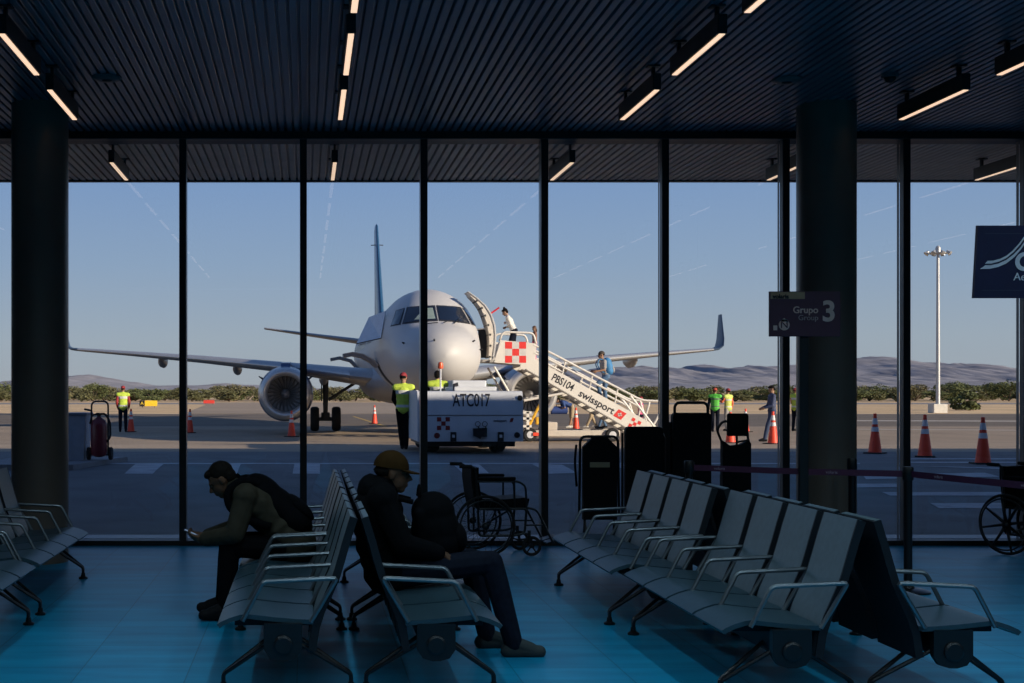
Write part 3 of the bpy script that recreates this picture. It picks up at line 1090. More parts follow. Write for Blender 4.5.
for j in range(NY + 1):
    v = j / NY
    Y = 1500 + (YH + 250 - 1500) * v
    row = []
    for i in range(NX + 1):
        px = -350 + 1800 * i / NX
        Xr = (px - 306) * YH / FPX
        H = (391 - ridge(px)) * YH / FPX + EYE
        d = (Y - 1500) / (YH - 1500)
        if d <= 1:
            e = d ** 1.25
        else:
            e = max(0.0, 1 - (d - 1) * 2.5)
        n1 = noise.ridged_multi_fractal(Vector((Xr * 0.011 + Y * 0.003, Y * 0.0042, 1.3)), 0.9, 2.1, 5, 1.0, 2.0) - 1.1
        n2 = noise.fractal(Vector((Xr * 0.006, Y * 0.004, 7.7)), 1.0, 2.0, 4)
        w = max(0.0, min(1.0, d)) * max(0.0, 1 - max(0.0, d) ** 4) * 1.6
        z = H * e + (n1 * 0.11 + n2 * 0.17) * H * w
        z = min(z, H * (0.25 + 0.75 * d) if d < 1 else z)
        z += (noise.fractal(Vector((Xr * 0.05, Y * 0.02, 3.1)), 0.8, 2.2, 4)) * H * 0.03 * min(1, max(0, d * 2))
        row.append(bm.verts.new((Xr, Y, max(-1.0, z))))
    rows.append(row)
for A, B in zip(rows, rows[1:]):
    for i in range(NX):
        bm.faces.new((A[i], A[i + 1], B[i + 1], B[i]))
o = obj('hills', bm, mat('hazed_hills', (0.30, 0.29, 0.318), 0.95, 0, 0.20, 0.02), smooth=True)  # distance haze is put into the hills' base colour
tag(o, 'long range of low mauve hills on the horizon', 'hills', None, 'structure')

# ------------------------------------------------------------------ trees beyond the grass
M_trunk = mat('trunk_bark', (0.10, 0.075, 0.055), 0.9)
def leaf_mat(name, col):
    m = mat(name, col, 0.8, 0, 0.35, 0.9)
    return m
M_leafs = [leaf_mat('olive_leaves', (0.12, 0.12, 0.052)), leaf_mat('green_leaves', (0.10, 0.118, 0.042)), leaf_mat('dusty_leaves', (0.15, 0.138, 0.07))]
def make_tree(seed, w, h, m, trunk=0.12):
    rnd = random.Random(seed)
    t = thing('scrub_tree', 'low olive scrub tree in the long line beyond the dry grass', 'tree', (0, 0, 0), 0, 'scrub trees beyond the grass')
    bm = new_bm()
    for k in range(4):
        a = rnd.uniform(0, 2 * PI)
        r = rnd.uniform(0.1, 0.28) * w
        tube(bm, [(0, 0, 0), (r * 0.4 * math.cos(a), r * 0.4 * math.sin(a), h * 0.28), (r * math.cos(a), r * math.sin(a), h * 0.62)], [0.10, 0.07, 0.03], 6)
    obj('trunk', bm, M_trunk, t)
    bm = new_bm()
    blobs = []
    for k in range(9):
        a = rnd.uniform(0, 2 * PI)
        rr = rnd.uniform(0.0, 0.36) * w
        zz = h * rnd.uniform(trunk + 0.08, 0.80)
        blobs.append((Vector((rr * math.cos(a), rr * math.sin(a), zz)), rnd.uniform(0.13, 0.22) * w, rnd.uniform(0.10, 0.17) * h))
    blobs.append((Vector((0, 0, h * 0.78)), 0.2 * w, 0.2 * h))
    for c, br, bz in blobs:
        for k in range(170):
            d = Vector((rnd.gauss(0, 1), rnd.gauss(0, 1), rnd.gauss(0, 1))).normalized()
            q = rnd.uniform(0.6, 1.08)
            p = c + Vector((d.x * br * q, d.y * br * q, d.z * bz * 1.3 * q))
            if p.z < 0.15:
                p.z = 0.15
            s = rnd.uniform(0.08, 0.18)
            u, v = frame_of(Vector((rnd.gauss(0, 1), rnd.gauss(0, 1), rnd.gauss(0, 1) + 0.3)))
            vs = [bm.verts.new(p + u * s * ca + v * s * 0.7 * sa) for ca, sa in ((1, 0), (0.1, 1), (-1, 0.2), (-0.1, -1))]
            bm.faces.new(vs)
    obj('crown', bm, m, t)
    return t
protos = [make_tree(1, 5.5, 3.2, M_leafs[0]), make_tree(2, 5.0, 2.6, M_leafs[1]), make_tree(3, 6.5, 3.6, M_leafs[2]), make_tree(4, 4.6, 2.4, M_leafs[0]), make_tree(5, 6.0, 4.2, M_leafs[1])]
used = [False] * 5
rnd = random.Random(11)
for row, Y in enumerate((188, 196.5, 205, 213.5, 222, 230.5)):
    x = -62 + row * 3.1
    while x < 132:
        px = 306 + x * FPX / Y
        if row in (0, 2):
            k = rnd.choice([1, 3, 3])
        else:
            k = rnd.choice([0, 0, 1, 2, 3])
        if row >= 1 and (905 < px < 1010 or rnd.random() < 0.12):
            k = rnd.choice([4, 2, 4])
        s = rnd.uniform(0.85, 1.1)
        wd = (5.5, 5.0, 6.5, 4.6, 6.0)[k] * s
        x += wd * 0.62
        rz = rnd.uniform(0, 6.28)
        if used[k]:
            t = dup(protos[k], (x, Y + rnd.uniform(-0.6, 0.6), 0), rz)
        else:
            t = protos[k]
            used[k] = True
            t.location = (x, Y, 0)
            t.rotation_euler.z = rz
        t.scale = (s * 1.2, s * 1.2, s * 0.72)
        x += wd * 0.62 + rnd.choice([0, 0, 0, 0.8])
b = make_tree(9, 3.4, 1.6, M_leafs[1], 0.0)
b.name = 'bush'
q = G(969, 410.5)
b.location = (q.x, q.y, 0)
b['label'] = 'wide green bush in the dry grass to one side of the floodlight mast'
b['category'] = 'bush'
del b['group']

# ------------------------------------------------------------------ floodlight mast
q = G(938, 413)
t = thing('floodlight_mast', 'tall pale floodlight mast on a white concrete block in the dry grass', 'light mast', (q.x, q.y, 0))
kk = q.y / FPX
bm = new_bm()
bx(bm, -0.50, 0.50, -0.4, 0.5, 0.0, 0.66, 0.03)
obj('footing', bm, mat('pale_concrete', (0.62, 0.59, 0.54), 0.8), t)
zt = EYE + (391 - 252) * kk
bm = new_bm()
lathe(bm, [(0.15, 0.65), (0.13, 5), (0.10, zt)], n=14)
M_galv = mat('galvanised_steel', (0.50, 0.50, 0.50), 0.45, 0.4)
obj('pole', bm, M_galv, t, smooth='auto')
bm = new_bm()
ring_torus(bm, (0, 0, zt - 0.1), 0.55, 0.05, (0, 0, 1), 20, 6)
tube(bm, [(-0.7, 0, zt - 0.1), (0.7, 0, zt - 0.1)], 0.05, 6)
tube(bm, [(0, -0.6, zt - 0.1), (0, 0.6, zt - 0.1)], 0.05, 6)
lathe(bm, [(0.18, zt), (0.18, zt + 0.3), (0.08, zt + 0.45)], n=14)
obj('head_frame', bm, M_galv, t)
for i, (a, r) in enumerate(((0, 0.8), (40, 0.7), (90, 0.55), (140, 0.7), (180, 0.8), (220, 0.7), (270, 0.6), (320, 0.7))):
    bm = new_bm()
    cx, cy = r * math.cos(R(a)), r * math.sin(R(a))
    d = Vector((math.cos(R(a)), math.sin(R(a)), -0.9)).normalized()
    lathe(bm, [(0.07, -0.15), (0.11, 0.0), (0.17, 0.14), (0.15, 0.15)], (cx, cy, zt - 0.05), d, 12)
    obj('floodlight', bm, M_galv, t, smooth='auto')

# taxiway signs
def taxi_sign(px, py, w, h, m, lb, dark):
    q = G(px, py)
    t = thing('taxiway_sign', lb, 'sign', (q.x, q.y, 0))
    bm = new_bm()
    bx(bm, -w / 2, w / 2, -0.1, 0.1, 0.12, 0.12 + h, 0.02)
    p = obj('panel', bm, m, t)
    if dark:
        bm = new_bm()
        bx(bm, -w / 2 - 0.02, -w / 2 + 0.5, -0.12, 0.12, 0.10, 0.14 + h, 0.02)
        obj('dark_panel', bm, M_black, t)
        lettering('A', h * 0.8, mat('yellow_lettering', (0.6, 0.42, 0.03), 0.6), t, (-w / 2 + 0.24, -0.125, 0.12 + h / 2), FRONT, bold=0.01)
    for s in (-1, 1):
        bm = new_bm()
        bx(bm, s * w * 0.35 - 0.03, s * w * 0.35 + 0.03, -0.03, 0.03, 0, 0.14)
        obj('leg', bm, M_black, t)
taxi_sign(148.5, 407.4, 1.7, 0.55, mat('yellow_sign', (0.85, 0.55, 0.03), 0.5), 'small yellow and black taxiway sign in the dry grass', True)
taxi_sign(209, 404.5, 1.3, 0.4, M_red, 'small red taxiway sign at the taxiway edge', False)

# ------------------------------------------------------------------ traffic cones
M_cone = mat('orange_cone', (0.82, 0.068, 0.028), 0.5, 0, 0.06)
M_refl = mat('reflective_sleeve', (0.62, 0.62, 0.64), 0.45)
def make_cone(label):
    t = thing('traffic_cone', label, 'traffic cone', (0, 0, 0), 0, 'traffic cones on the apron')
    bm = new_bm()
    bx(bm, -0.2, 0.2, -0.2, 0.2, 0.0, 0.03, 0.012)
    obj('base', bm, M_rubber, t)
    def rr(z):
        return 0.145 - (0.145 - 0.028) * (z - 0.02) / 0.89
    bm = new_bm()
    lathe(bm, [(rr(z), z) for z in (0.025, 0.3, 0.6, 0.85)] + [(0.035, 0.905), (0.022, 0.912)], n=24)
    c = obj('cone_body', bm, M_cone, t, smooth='auto')
    for a, b in ((0.50, 0.605), (0.665, 0.80)):
        bm = new_bm()
        lathe(bm, [(rr(a) + 0.003, a), (rr(b) + 0.003, b)], n=24, cap=False)
        obj('sleeve', bm, M_refl, c, smooth=True)
    return t
cones = [(131, 432, 'orange cone standing beside the worker on the far apron'), (190, 433, 'orange cone under the long wing, alone between two mullions'), (292, 435, 'orange cone right in front of the engine over the grass-side'),
         (374.5, 424, 'orange cone behind the landing gear, by the yellow line'), (576, 429.5, 'orange cone behind the boarding stairs, beside the bending person'),
         (730.5, 443, 'orange cone hidden partly by the square headrest of a transfer chair'), (745.6, 432, 'orange cone behind the pair of workers in vests'), (773, 444, 'orange cone at the feet of the person in navy'),
         (875, 453.5, 'red-orange shaded cone nearest the group three sign'), (925, 457, 'red-orange shaded cone, middle of the three by the zebra bars'), (983, 464, 'red-orange shaded cone closest to the spoked wheelchair')]
cones[2] = (291.5, 436.8, 'orange cone in front of the engine beside the landing gear')
c0 = make_cone(cones[0][2])
for i, (px, py, lb) in enumerate(cones):
    q = G(px, py)
    if i == 0:
        c0.location = q
    else:
        dup(c0, q, 0.3 * i, lb)

# ------------------------------------------------------------------ grey bin and wheeled extinguisher on the kerb
Y = 24.3
t = thing('waste_bin', 'grey square bin on the kerb beside the round column', 'bin', ((66 - 306) * Y / FPX - 0.0, Y, 0.271))
bm = new_bm()
k = Y / FPX
prism(bm, [(-0.40, 0), (0.40, 0), (0.44, 0.86), (-0.44, 0.86)], -0.35, 0.35)
obj('body', bm, mat('bin_grey', (0.30, 0.34, 0.40), 0.6), t)
bm = new_bm()
bx(bm, -0.45, 0.47, -0.38, 0.38, 0.86, 0.91, 0.015)
obj('lid', bm, mat('bin_lid', (0.16, 0.19, 0.24), 0.5), t)
Y = 24.0
q = Vector(((99 - 306) * Y / FPX, Y, 0.271))
t = thing('fire_extinguisher', 'dark red wheeled fire extinguisher with a tall black loop handle', 'fire extinguisher', q)
M_ext = mat('extinguisher_red', (0.17, 0.012, 0.022), 0.35)
bm = new_bm()
lathe(bm, [(0.05, 0.06), (0.13, 0.09), (0.155, 0.16), (0.155, 0.66), (0.13, 0.76), (0.05, 0.82), (0.03, 0.85)], n=24)
cy = obj('cylinder', bm, M_ext, t, smooth='auto')
bm = new_bm()
lathe(bm, [(0.035, 0.83), (0.035, 0.90)], n=12)
bx(bm, -0.06, 0.06, -0.02, 0.02, 0.88, 0.91)
obj('valve', bm, M_blackm, cy)
bm = new_bm()
tube(bm, rounded([(-0.16, 0.1, 0.1), (-0.16, 0.1, 1.13), (0.16, 0.1, 1.13), (0.16, 0.1, 0.1)], 0.1, 5), 0.018, 8)
tube(bm, [(-0.16, 0.1, 0.1), (0.16, 0.1, 0.1)], 0.016, 8)
tube(bm, [(-0.16, 0.1, 0.55), (0.16, 0.1, 0.55)], 0.016, 8)
tube(bm, [(-0.16, 0.1, 0.95), (-0.30, 0.1, 0.98)], 0.018, 8)
obj('handle_frame', bm, M_blackm, t, smooth='auto')
bm = new_bm()
tube(bm, rounded([(0.0, -0.02, 0.88), (0.12, -0.05, 0.90), (0.22, -0.03, 0.74), (0.22, 0.0, 0.45), (0.15, -0.02, 0.35)], 0.1, 5), 0.02, 8)
tube(bm, rounded([(0.0, -0.02, 0.88), (-0.12, -0.05, 0.88), (-0.17, -0.03, 0.7)], 0.1, 5), 0.016, 8)
obj('hose', bm, M_rubber, t, smooth=True)
for s in (-1, 1):
    bm = new_bm()
    lathe(bm, [(0.06, -0.03), (0.11, -0.035), (0.125, -0.02), (0.125, 0.02), (0.11, 0.035), (0.06, 0.03)], (s * 0.21, 0.1, 0.125), (1, 0, 0), 20)
    obj('wheel', bm, M_rubber, t, smooth='auto')
# ------------------------------------------------------------------ the aircraft, local x = its port side, y = aft from the nose tip
M_hull = mat('hull_white', (0.56, 0.545, 0.535), 0.5, 0, 0.03, 0.6, coat=0.08)
M_wing = mat('wing_grey', (0.42, 0.41, 0.41), 0.35, 0.35, 0.05, 0.8)
M_wlead = mat('wing_leading_metal', (0.62, 0.61, 0.60), 0.25, 0.6, 0.04)
M_blue = mat('airline_blue', (0.016, 0.070, 0.155), 0.35, 0, 0.05, 1, coat=0.3)
M_cowl = mat('cowl_blue', (0.018, 0.05, 0.15), 0.3, 0, 0.05, 1, coat=0.3)
M_lip = mat('engine_lip', (0.66, 0.64, 0.62), 0.3, 0.55, 0.05)
M_cock = mat('cockpit_glass', (0.010, 0.016, 0.032), 0.12, 0, 0.05)
M_seal = mat('dark_seal', (0.03, 0.03, 0.035), 0.6)
plane = thing('aircraft', 'white twin-engine jet seen nose-on, parked on the apron', 'airplane', (3.8, 34.0, 0))

ST = [(0.0, 0.04, 2.62, 2.54), (0.08, 0.32, 2.90, 2.26), (0.25, 0.56, 3.07, 2.06), (0.5, 0.76, 3.23, 1.89), (0.9, 0.97, 3.38, 1.74), (1.3, 1.10, 3.48, 1.64), (1.7, 1.185, 3.57, 1.575), (1.9, 1.22, 3.65, 1.56),
      (2.25, 1.265, 3.86, 1.54), (2.6, 1.305, 4.08, 1.53), (3.0, 1.345, 4.30, 1.515), (3.5, 1.385, 4.50, 1.505), (4.2, 1.43, 4.68, 1.50), (5.2, 1.475, 4.79, 1.50), (6.5, 1.505, 4.85, 1.50), (10, 1.505, 4.85, 1.50), (24, 1.505, 4.85, 1.50),
      (26.5, 1.48, 4.85, 1.72), (29, 1.30, 4.85, 2.30), (31.5, 0.95, 4.82, 3.0), (33.5, 0.62, 4.75, 3.52), (35.2, 0.33, 4.62, 3.95), (36.2, 0.10, 4.42, 4.22)]
NF = 56
bm = new_bm()
rings = []
ST2 = []
for a, b in zip(ST, ST[1:]):
    ST2.append(a)
    if b[0] < 7 and b[0] - a[0] > 0.2:
        i = ST.index(a)
        p0 = ST[max(i - 1, 0)]
        p3 = ST[min(i + 2, len(ST) - 1)]
        m_ = tuple((a[k] + b[k]) / 2 for k in range(4))
        ST2.append(m_)
ST2.append(ST[-1])
for s, hw, zt, zb in ST2:
    zc_ = (zt + zb) / 2
    hh_ = (zt - zb) / 2
    rings.append([bm.verts.new((hw * math.sin(2 * PI * j / NF), s, zc_ + hh_ * math.cos(2 * PI * j / NF))) for j in range(NF)])
for A, B in zip(rings, rings[1:]):
    for j in range(NF):
        bm.faces.new((A[j], A[(j + 1) % NF], B[(j + 1) % NF], B[j]))
bm.faces.new(rings[0]); bm.faces.new(rings[-1])
bm.normal_update()
hull_tree = BVHTree.FromBMesh(bm)
fus = obj('fuselage', bm, M_hull, plane, smooth=True)

def hull_patch(corners, direction, m, name, nu=10, nv=8, off=0.012, parent=None, bow=0.0):
    """a quad patch laid on the hull: corners bl, br, tr, tl; direction 'front' gives (x, z), 'port'/'starboard' gives (y, z)"""
    bm = new_bm()
    grid = []
    bl, br, tr, tl = [Vector(c) for c in corners]
    for j in range(nv + 1):
        row = []
        for i in range(nu + 1):
            u, v = i / nu, j / nv
            p = bl.lerp(br, u).lerp(tl.lerp(tr, u), v)
            if direction == 'front':
                o_, d_ = Vector((p.x, -3, p.y)), Vector((0, 1, 0))
            elif direction == 'port':
                o_, d_ = Vector((6, p.x, p.y)), Vector((-1, 0, 0))
            else:
                o_, d_ = Vector((-6, p.x, p.y)), Vector((1, 0, 0))
            h, n, _, _ = hull_tree.ray_cast(o_, d_)
            if h is None:
                row.append(None)
                continue
            if n.dot(d_) > 0:
                n = -n
            row.append(bm.verts.new(h + n * off))
        grid.append(row)
    for A, B in zip(grid, grid[1:]):
        for i in range(nu):
            q = (A[i], A[i + 1], B[i + 1], B[i])
            if None not in q:
                bm.faces.new(q)
    return obj(name, bm, m, parent or fus, smooth=True)
for s in (-1, 1):
    def c4(*pts):
        return [(s * a, b) for a, b in pts]
    hull_patch(c4((0.015, 3.60), (1.00, 3.54), (0.80, 4.09), (0.015, 4.11)), 'front', M_seal, 'windshield_frame', off=0.008)
    hull_patch(c4((0.045, 3.635), (0.955, 3.58), (0.765, 4.05), (0.045, 4.065)), 'front', M_cock, 'windshield', off=0.018)
    hull_patch(c4((1.03, 3.53), (1.275, 3.52), (1.08, 4.03), (0.845, 4.08)), 'front', M_seal, 'side_window_frame', off=0.008)
    hull_patch(c4((1.06, 3.56), (1.25, 3.555), (1.065, 4.0), (0.875, 4.045)), 'front', M_cock, 'side_window', off=0.018)
# sun blind behind one windshield, wipers, probes
hull_patch([(-0.66, 3.65), (-0.08, 3.66), (-0.10, 4.02), (-0.34, 4.0)], 'front', mat('sun_blind', (0.26, 0.33, 0.30), 0.6), 'sun_blind', off=0.022)
for x0_, x1_, z0_, z1_ in ((0.10, 0.32, 3.50, 3.60), (-0.06, -0.34, 3.50, 3.48), (0.42, 0.62, 3.50, 3.66)):
    bm = new_bm()
    pts = []
    for u in (0, 0.5, 1):
        x_, z_ = x0_ + (x1_ - x0_) * u, z0_ + (z1_ - z0_) * u
        h, n, _, _ = hull_tree.ray_cast(Vector((x_, -3, z_)), Vector((0, 1, 0)))
        pts.append(h + n * 0.04 if n.y < 0 else h - n * 0.04)
    tube(bm, pts, 0.014, 6)
    obj('wiper', bm, M_black, fus)
for x_, z_ in ((-0.28, 2.98), (-1.02, 2.95), (0.86, 2.98), (1.16, 2.78), (-0.45, 1.95)):
    h, n, _, _ = hull_tree.ray_cast(Vector((x_, -3, z_)), Vector((0, 1, 0)))
    if n.y > 0:
        n = -n
    bm = new_bm()
    tube(bm, [h - n * 0.02, h + n * 0.06, h + n * 0.07 + Vector((0, -0.10, 0))], [0.03, 0.018, 0.01], 6)
    obj('probe', bm, M_seal, fus)
# cabin windows
for side in ('port', 'starboard'):
    for i in range(24):
        y_ = 6.6 + 0.78 * i
        if 13.3 < y_ < 14.0:
            continue
        hull_patch([(y_ - 0.12, 3.32), (y_ + 0.12, 3.32), (y_ + 0.12, 3.66), (y_ - 0.12, 3.66)], side, M_cock, 'cabin_window', 2, 3, 0.01)
# open forward door on the port side: dark hull patch for the unlit doorway, sill, swung-out door leaf
hull_patch([(4.25, 2.62), (5.0, 2.62), (5.0, 4.42), (4.25, 4.42)], 'port', mat('cabin_dim', (0.10, 0.09, 0.08), 0.8), 'doorway', 4, 10, 0.012)
def wp(px, py, Y):
    p = P(px, py, Y)
    return (p.x - 3.8, p.z)
YD = 37.3
outer = [wp(467.4, 292.3, YD), (wp(476, 298.5, YD)), wp(484, 305.5, YD), wp(490, 314.5, YD), wp(493.6, 325, YD), wp(494.6, 335, YD), wp(494.2, 346, YD), wp(492.5, 357, YD)]
inner = [wp(469.5, 296.5, YD), wp(474.5, 301.5, YD), wp(479.8, 308.5, YD), wp(483, 316, YD), wp(486.2, 325.5, YD), wp(488, 335, YD), wp(488.3, 346, YD), wp(487.6, 357, YD)]
bm = new_bm()
prism(bm, outer + list(reversed(inner)), 3.05, 3.85)
dl = obj('cabin_door', bm, mat('door_liner', (0.66, 0.60, 0.52), 0.5), plane)
bm = new_bm()
prism(bm, [(a[0] + 0.012, a[1]) for a in outer] + list(reversed([(a[0] - 0.03, a[1]) for a in outer])), 3.02, 3.88)
obj('door_skin', bm, M_hull, dl)
for a, b in zip(inner[1:], outer[1:]):
    bm = new_bm()
    tube(bm, [(a[0] + 0.03, 3.04, a[1]), (a[0] + 0.03, 3.86, a[1])], 0.035, 6)
    obj('door_latch', bm, M_seal, dl)
bm = new_bm()
a = wp(490.5, 313.5, YD); b = wp(498.7, 307.8, YD)
tube(bm, [(a[0], 3.2, a[1]), (b[0], 3.2, b[1])], 0.03, 6)
obj('door_strap', bm, mat('red_strap', (0.55, 0.03, 0.05), 0.6), dl)
bm = new_bm()
bx(bm, 1.36, 1.75, 3.6, 4.2, 3.0, 3.1)
bx(bm, 1.40, 1.72, 3.65, 3.75, 2.6, 3.45)
obj('door_arm', bm, M_seal, dl)
# open service door and cargo doors on the starboard side
bm = new_bm()
vs = [bm.verts.new(p) for p in ((-1.50, 4.5, 3.22), (-2.22, 5.2, 3.08), (-1.80, 5.8, 3.95), (-1.32, 5.0, 4.10))]
bm.faces.new(vs)
r_ = bmesh.ops.extrude_face_region(bm, geom=bm.faces[:])
bmesh.ops.translate(bm, verts=[g for g in r_['geom'] if isinstance(g, bmesh.types.BMVert)], vec=(0.03, 0.08, 0.0))
sd = obj('service_door', bm, mat('door_outside', (0.70, 0.72, 0.76), 0.4), plane)
bm = new_bm()
tube(bm, [(-1.50, 4.46, 3.22), (-2.22, 5.16, 3.08)], 0.016, 6)
obj('door_edge', bm, M_seal, sd)
def cargo(y0, y1, pts):
    bm = new_bm()
    sheet(bm, pts, y0, y1, 0.13)
    d = obj('cargo_door', bm, mat('cargo_door_grey', (0.22, 0.22, 0.23), 0.5), plane, smooth='auto')
    bm = new_bm()
    sheet(bm, [(p[0], p[1] + 0.05) for p in pts], y0 - 0.02, y1 + 0.02, 0.02)
    obj('door_skin', bm, M_hull, d, smooth='auto')
cargo(7.6, 8.7, [(-1.40, 2.42), (-1.62, 2.62), (-1.92, 2.78), (-2.25, 2.84), (-2.55, 2.78)])
cargo(21.5, 22.6, [(-1.42, 2.55), (-1.8, 2.95), (-2.3, 3.08), (-2.7, 3.0)])
hull_patch([(7.6, 1.75), (8.7, 1.75), (8.7, 2.5), (7.6, 2.5)], 'starboard', M_seal, 'cargo_hatch', 5, 6, 0.012)
# belly fairing
bm = new_bm()
rg = []
for s_, hw_, zb_ in ((9.2, 0.5, 1.7), (10.2, 1.2, 1.35), (11.5, 1.62, 1.14), (14, 1.70, 1.08), (17, 1.66, 1.1), (18.8, 1.3, 1.3), (20.2, 0.6, 1.6)):
    rg.append([bm.verts.new((hw_ * math.sin(2 * PI * j / 28), s_, 1.95 + (1.95 - zb_) * math.cos(2 * PI * j / 28))) for j in range(28)])
for A, B in zip(rg, rg[1:]):
    for j in range(28):
        bm.faces.new((A[j], A[(j + 1) % 28], B[(j + 1) % 28], B[j]))
bm.faces.new(rg[0]); bm.faces.new(rg[-1])
obj('belly_fairing', bm, mat('fairing_grey', (0.40, 0.40, 0.41), 0.4), plane, smooth=True)

def airfoil(n=14):
    up, lo = [], []
    for i in range(n + 1):
        x = 0.5 * (1 - math.cos(PI * i / n))
        t = 5 * (0.2969 * math.sqrt(x) - 0.126 * x - 0.3516 * x * x + 0.2843 * x ** 3 - 0.1015 * x ** 4)
        up.append((x, t * 1.05))
        lo.append((x, -t * 0.85))
    return up + list(reversed(lo[1:-1]))
AF = airfoil()
def foil_loft(bm, secs):
    """secs: (LE point, chord, thickness, normal)"""
    rg = []
    for le, ch, th, nn in secs:
        le, nn = Vector(le), Vector(nn).normalized()
        rg.append([bm.verts.new(le + Vector((0, ch * x, 0)) + nn * (t * th * ch)) for x, t in AF])
    n = len(AF)
    for A, B in zip(rg, rg[1:]):
        for j in range(n):
            bm.faces.new((A[j], A[(j + 1) % n], B[(j + 1) % n], B[j]))
    bm.faces.new(rg[0]); bm.faces.new(list(reversed(rg[-1])))
WS = [(1.1, 10.7, 6.2, 2.02, 0.125), (2.2, 11.6, 5.2, 2.16, 0.125), (4.5, 13.3, 3.9, 2.48, 0.115), (8.0, 15.5, 2.9, 2.86, 0.11), (11.0, 17.4, 2.1, 3.14, 0.105), (13.5, 19.0, 1.45, 3.36, 0.10)]
for s in (-1, 1):
    bm = new_bm()
    foil_loft(bm, [((s * a, y, z), c, t, (0, 0, 1)) for a, y, c, z, t in WS])
    w = obj('wing', bm, M_wing, plane, smooth='auto')
    bm = new_bm()
    foil_loft(bm, [((s * 13.5, 19.0, 3.36), 1.45, 0.10, (0, 0, 1)), ((s * 13.85, 19.3, 3.40), 1.35, 0.09, (-s * 0.4, 0, 0.9)), ((s * 14.12, 19.6, 3.55), 1.2, 0.09, (-s * 0.85, 0, 0.5)), ((s * 14.22, 19.85, 3.85), 1.05, 0.09, (-s, 0, 0.2)), ((s * 14.36, 20.6, 4.95), 0.45, 0.09, (-s, 0, 0.15))])
    obj('winglet', bm, mat('winglet_blue', (0.05, 0.08, 0.13), 0.4), w, smooth='auto')
    # bright leading edge
    bm = new_bm()
    rg = []
    for a, y, c, z, t in WS[1:]:
        prof_ = [(x, q) for x, q in AF if x < 0.09]
        i0 = [i for i, (x, q) in enumerate(AF) if x < 0.09]
        order = [p for p in reversed([AF[i] for i in i0 if AF[i][1] > 0 and i < 15])] + [AF[0]] + [AF[i] for i in reversed([i for i in i0 if i > 15])]
        rg.append([bm.verts.new(Vector((s * a, y - 0.012, z)) + Vector((0, c * x, q * t * c * 1.06))) for x, q in order])
    for A, B in zip(rg, rg[1:]):
        for j in range(len(A) - 1):
            bm.faces.new((A[j], A[j + 1], B[j + 1], B[j]))
    obj('leading_edge', bm, M_wlead, w, smooth=True)
    for lat in (3.1, 6.6, 9.8):
        i_ = max(k for k in range(len(WS)) if WS[k][0] <= lat)
        a, b = WS[i_], WS[min(i_ + 1, len(WS) - 1)]
        u = (lat - a[0]) / (b[0] - a[0])
        yl, ch, zl = a[1] + (b[1] - a[1]) * u, a[2] + (b[2] - a[2]) * u, a[3] + (b[3] - a[3]) * u
        bm = new_bm()
        rg = []
        for q, rr_ in ((0.30, 0.02), (0.42, 0.13), (0.60, 0.20), (0.85, 0.21), (1.08, 0.14), (1.22, 0.03)):
            c_ = Vector((s * lat, yl + ch * q, zl - 0.06 - 0.17 * min(1, rr_ * 4)))
            rg.append([bm.verts.new(c_ + Vector((rr_ * 0.85 * math.sin(2 * PI * j / 14), 0, rr_ * 1.25 * math.cos(2 * PI * j / 14)))) for j in range(14)])
        for A, B in zip(rg, rg[1:]):
            for j in range(14):
                bm.faces.new((A[j], A[(j + 1) % 14], B[(j + 1) % 14], B[j]))
        bm.faces.new(rg[0]); bm.faces.new(rg[-1])
        obj('flap_fairing', bm, M_wing, w, smooth=True)
    # engine
    ex, ez, es = (4.25 if s > 0 else -4.54), 1.50, 10.3
    bm = new_bm()
    lathe(bm, [(0.925, 0.30), (0.86, 0.10), (0.79, 0.0), (0.72, 0.03), (0.665, 0.14), (0.635, 0.35), (0.66, 0.8)], (ex, es, ez), (0, 1, 0), 44, cap=False)
    en = obj('engine_lip', bm, M_lip, plane, smooth=True)
    bm = new_bm()
    lathe(bm, [(0.925, 0.30), (0.985, 0.8), (1.015, 1.4), (0.975, 2.2), (0.84, 3.1), (0.68, 3.75), (0.62, 3.7), (0.5, 3.0)], (ex, es, ez), (0, 1, 0), 44, cap=False)
    en = obj('engine_cowl', bm, M_cowl, plane, smooth=True)
    bm = new_bm()
    lathe(bm, [(0.42, 3.0), (0.36, 4.0), (0.30, 4.4), (0.05, 4.9)], (ex, es, ez), (0, 1, 0), 24)
    obj('exhaust_cone', bm, M_wing, en, smooth=True)
    bm = new_bm()
    lathe(bm, [(0.66, 0.0), (0.66, 0.04)], (ex, es + 0.98, ez), (0, 1, 0), 36)
    obj('fan_disc', bm, M_black, en)
    bm = new_bm()
    for kf in range(24):
        a = 2 * PI * kf / 24
        pr = []
        for r_, tw, wd in ((0.16, 0.3, 0.05), (0.40, 0.7, 0.075), (0.645, 1.05, 0.085)):
            cdir = Vector((math.cos(a + 0.12 * (r_ - 0.16)), 0, math.sin(a + 0.12 * (r_ - 0.16))))
            tdir = Vector((-cdir.z, 0, cdir.x))
            c_ = Vector((ex, es + 0.82, ez)) + cdir * r_
            o_ = tdir * (wd * math.sin(tw)) + Vector((0, wd * math.cos(tw), 0))
            pr.append((c_ - o_, c_ + o_))
        vs = [[bm.verts.new(p) for p in q] for q in pr]
        for A, B in zip(vs, vs[1:]):
            bm.faces.new((A[0], A[1], B[1], B[0]))
    obj('fan_blades', bm, mat('fan_titanium', (0.36, 0.34, 0.32), 0.4, 0.3), en)
    bm = new_bm()
    lathe(bm, [(0.003, 0.42), (0.06, 0.46), (0.12, 0.56), (0.17, 0.72), (0.18, 0.84)], (ex, es, ez), (0, 1, 0), 24)
    obj('spinner', bm, mat('spinner_grey', (0.26, 0.25, 0.25), 0.4, 0.3), en, smooth=True)
